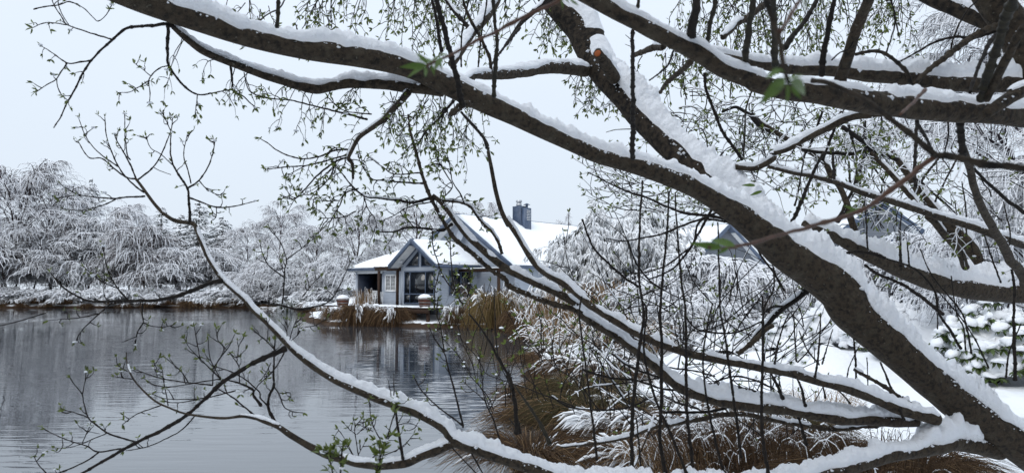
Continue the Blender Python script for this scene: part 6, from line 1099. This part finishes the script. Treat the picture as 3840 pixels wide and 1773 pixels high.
# young leaves on the near twigs, each a part
t = np.linspace(0, 1, 9); wv = np.sin(t ** 0.75 * np.pi) * 0.125 + 0.004
V = np.concatenate([np.stack([t, wv, 0.04 * np.abs(wv) * 8 - 0.22 * t ** 2], 1), np.stack([t, 0 * t, -0.22 * t ** 2], 1), np.stack([t, -wv, 0.04 * np.abs(wv) * 8 - 0.22 * t ** 2], 1)])
Q = [(r * 9 + i, r * 9 + i + 1, (r + 1) * 9 + i + 1, (r + 1) * 9 + i) for r in (0, 1) for i in range(8)]; big_leaf = mesh('leaf', V, np.array(Q), M['near_leaf'], smooth=True)
small_leaf = mesh('leaf', LEAFV * np.array([1, 0.95, 1.2]), np.array(LEAFF), M['leaf'], smooth=True)
def place_leaf(me, parent, p, d, size, roll=None):
    if roll == 'cam':                    # blade turned broadly towards the open side, each a little differently
        X_ = Vector(d).normalized(); Z_ = Vector((rnd(-0.6, 0.6), -1.0, rnd(-0.2, 0.9))); Z_ = (Z_ - X_ * Z_.dot(X_)).normalized(); Y_ = Z_.cross(X_); q = Matrix((X_, Y_, Z_)).transposed().to_4x4()
    else: q = Vector(d).normalized().to_track_quat('X', 'Z').to_matrix().to_4x4() @ Matrix.Rotation(rnd(-1.2, 1.2), 4, 'X')
    o = link('leaf', me, parent); o['mw'] = 1; del o['mw']; o.matrix_local = Matrix.Translation(Vector(p)) @ q @ Matrix.Scale(size, 4); return o
def px_leaf(c, x, y, x2, y2, d, k=1.0, dz=0.0):
    a = at(CR[c][0] + x * CS, CR[c][1] + y * CS, d); b = at(CR[c][0] + x2 * CS, CR[c][1] + y2 * CS, d + dz); place_leaf(big_leaf, stem2, a, b - a, float(np.linalg.norm(b - a)) * k, 'cam')
for (c, x, y, x2, y2, d, dz) in ((2, 1440, 410, 1300, 420, 0.86, 0.03), (2, 1400, 430, 1350, 500, 0.86, -0.02), (2, 1330, 470, 1200, 410, 0.85, 0.02), (2, 1290, 490, 1110, 490, 0.85, -0.02), (2, 1280, 495, 1130, 560, 0.85, 0.0), (2, 1270, 500, 1300, 590, 0.85, 0.02), (2, 1380, 440, 1400, 520, 0.86, 0.0), (2, 1320, 480, 1350, 560, 0.85, 0.0), (2, 1300, 480, 1210, 380, 0.85, 0.0),
                     (4, 190, 520, 30, 570, 0.58, 0.02), (4, 200, 580, 60, 740, 0.58, -0.02), (4, 220, 620, 240, 790, 0.57, 0.0), (4, 240, 610, 440, 690, 0.57, 0.03), (4, 230, 590, 350, 540, 0.57, 0.0), (4, 210, 600, 120, 650, 0.57, 0.0), (4, 200, 540, 130, 480, 0.58, 0.01), (4, 250, 640, 330, 740, 0.57, 0.0),
                     (4, 330, -10, 370, 100, 0.62, 0.0), (4, 350, -30, 400, 60, 0.62, 0.0), (3, 400, -10, 430, 70, 0.9, 0.0), (3, 420, -20, 470, 20, 0.9, 0.0), (3, 470, 0, 540, 40, 0.9, 0.0), (7, 1600, 690, 1370, 660, 0.78, 0.0), (7, 1650, 690, 1560, 740, 0.78, 0.0), (7, 1700, 680, 1500, 610, 0.78, 0.02), (8, 740, 420, 650, 370, 0.97, 0.0), (8, 800, 400, 660, 420, 0.97, 0.0), (7, 1850, 230, 1750, 220, 2.6, 0.0), (7, 1900, 270, 1810, 300, 2.6, 0.0)):
    px_leaf(c, x, y, x2, y2, d, 1.0, dz)
# the nearest opening leaves are parts of their own, all further ones are one mass
for tr_ in (willow, back):
    LV = LEAVES[tr_.name]; LV.sort(key=lambda q: -q[2] / q[0][1]); one = 290 if tr_ is willow else 150
    inv = tr_.matrix_world.inverted()
    inb = [q for q in LV if 0 < CX + q[0][0] / q[0][1] * F < 3840]; first = inb[:one]; ids = set(id(q) for q in first); rest = [q for q in LV if id(q) not in ids]
    for (p, v, s) in first: place_leaf(small_leaf, tr_, p, v, s)
    Pn = np.array([q[0] for q in rest]); Vn = nrm(np.array([q[1] for q in rest])); Sn = np.array([q[2] for q in rest]); up = nrm(np.random.normal(0, 1, Pn.shape)); Yv = nrm(np.cross(up, Vn)); Zv = np.cross(Vn, Yv)
    lv = LEAFV * np.array([1, 0.95, 1.2]); V = Pn[:, None] + Sn[:, None, None] * (lv[None, :, 0, None] * Vn[:, None] + lv[None, :, 1, None] * Yv[:, None] + lv[None, :, 2, None] * Zv[:, None])
    Q = (np.array(LEAFF)[None] + (np.arange(len(rest)) * 8)[:, None, None]).reshape(-1, 3); tag(link('leaves', mesh('leaves', V, Q, M['leaf'], smooth=True), tr_), kind='stuff')
    # fine twigs
    by = {}
    for (P, r, s) in TWIGS[tr_.name]: by.setdefault((len(P)), []).append((P, r, s))
    A = Acc()
    for K, lst in by.items():
        P = np.array([q[0] for q in lst]); r = np.array([q[1] for q in lst])[:, None] * np.linspace(1, 0.5, K)[None] * 0.80; lf = np.array([q[2] for q in lst])[:, None] * r * 2.2 * np.random.uniform(0.4, 1.4, (len(lst), K)); sn = np.array([q[2] for q in lst]) > 0.01
        if (~sn).any(): A.lines(P[~sn], r[~sn], 0, (0, 0))
        if sn.any(): A.lines(P[sn], r[sn], 0, (0, 1), lf[sn])
    tag(link('twigs', A.mesh('twigs', [M['twig'], M['branch_snow']]), tr_), kind='stuff')
    if LUMPS.get(tr_.name):
        V = []; Q = []; c0 = 0; th = np.linspace(0, 2 * np.pi, 7)[:-1]
        for (p, s) in LUMPS[tr_.name]:
            b = np.array([(0, 0, -0.35)] + [(r * math.cos(a), r * math.sin(a), z) for (r, z) in ((0.8, -0.15), (0.85, 0.25)) for a in th] + [(0, 0, 0.55)]) * np.random.uniform(0.7, 1.25, 3); b = b * (1 + np.random.normal(0, 0.16, (len(b), 1))); V.append(p + b * s)
            for k in range(6): k2 = (k + 1) % 6; Q += [(c0, c0 + 1 + k2, c0 + 1 + k), (c0 + 1 + k, c0 + 1 + k2, c0 + 7 + k2), (c0 + 1 + k, c0 + 7 + k2, c0 + 7 + k), (c0 + 13, c0 + 7 + k, c0 + 7 + k2)]
            c0 += 14
        tag(link('snow_lumps', mesh('snow_lumps', np.concatenate(V), np.array(Q), M['branch_snow'], smooth=True), tr_), kind='stuff')
OCT = np.array([(1, 0, 0), (0.2, 0.9, 0.1), (-0.9, 0.2, 0), (-0.1, -1, 0.1), (0, 0.1, 0.8), (0.1, 0, -0.7)]); OF = np.array([(0, 1, 4), (1, 2, 4), (2, 3, 4), (3, 0, 4), (1, 0, 5), (2, 1, 5), (3, 2, 5), (0, 3, 5)])
for e in (willow, stem2, back):
    C = np.concatenate(CRUMBS[e.name]); k = len(C); V = C[:, None, :3] + OCT[None] * C[:, 3, None, None] * np.random.uniform(0.6, 1.4, (k, 6, 1)); Q = (OF[None] + (np.arange(k) * 6)[:, None, None]).reshape(-1, 3)
    tag(link('snow_crumbs', mesh('snow_crumbs', V, Q, M['branch_snow'], smooth=True), e), kind='stuff')
for e in (willow, stem2, back): finish(e)
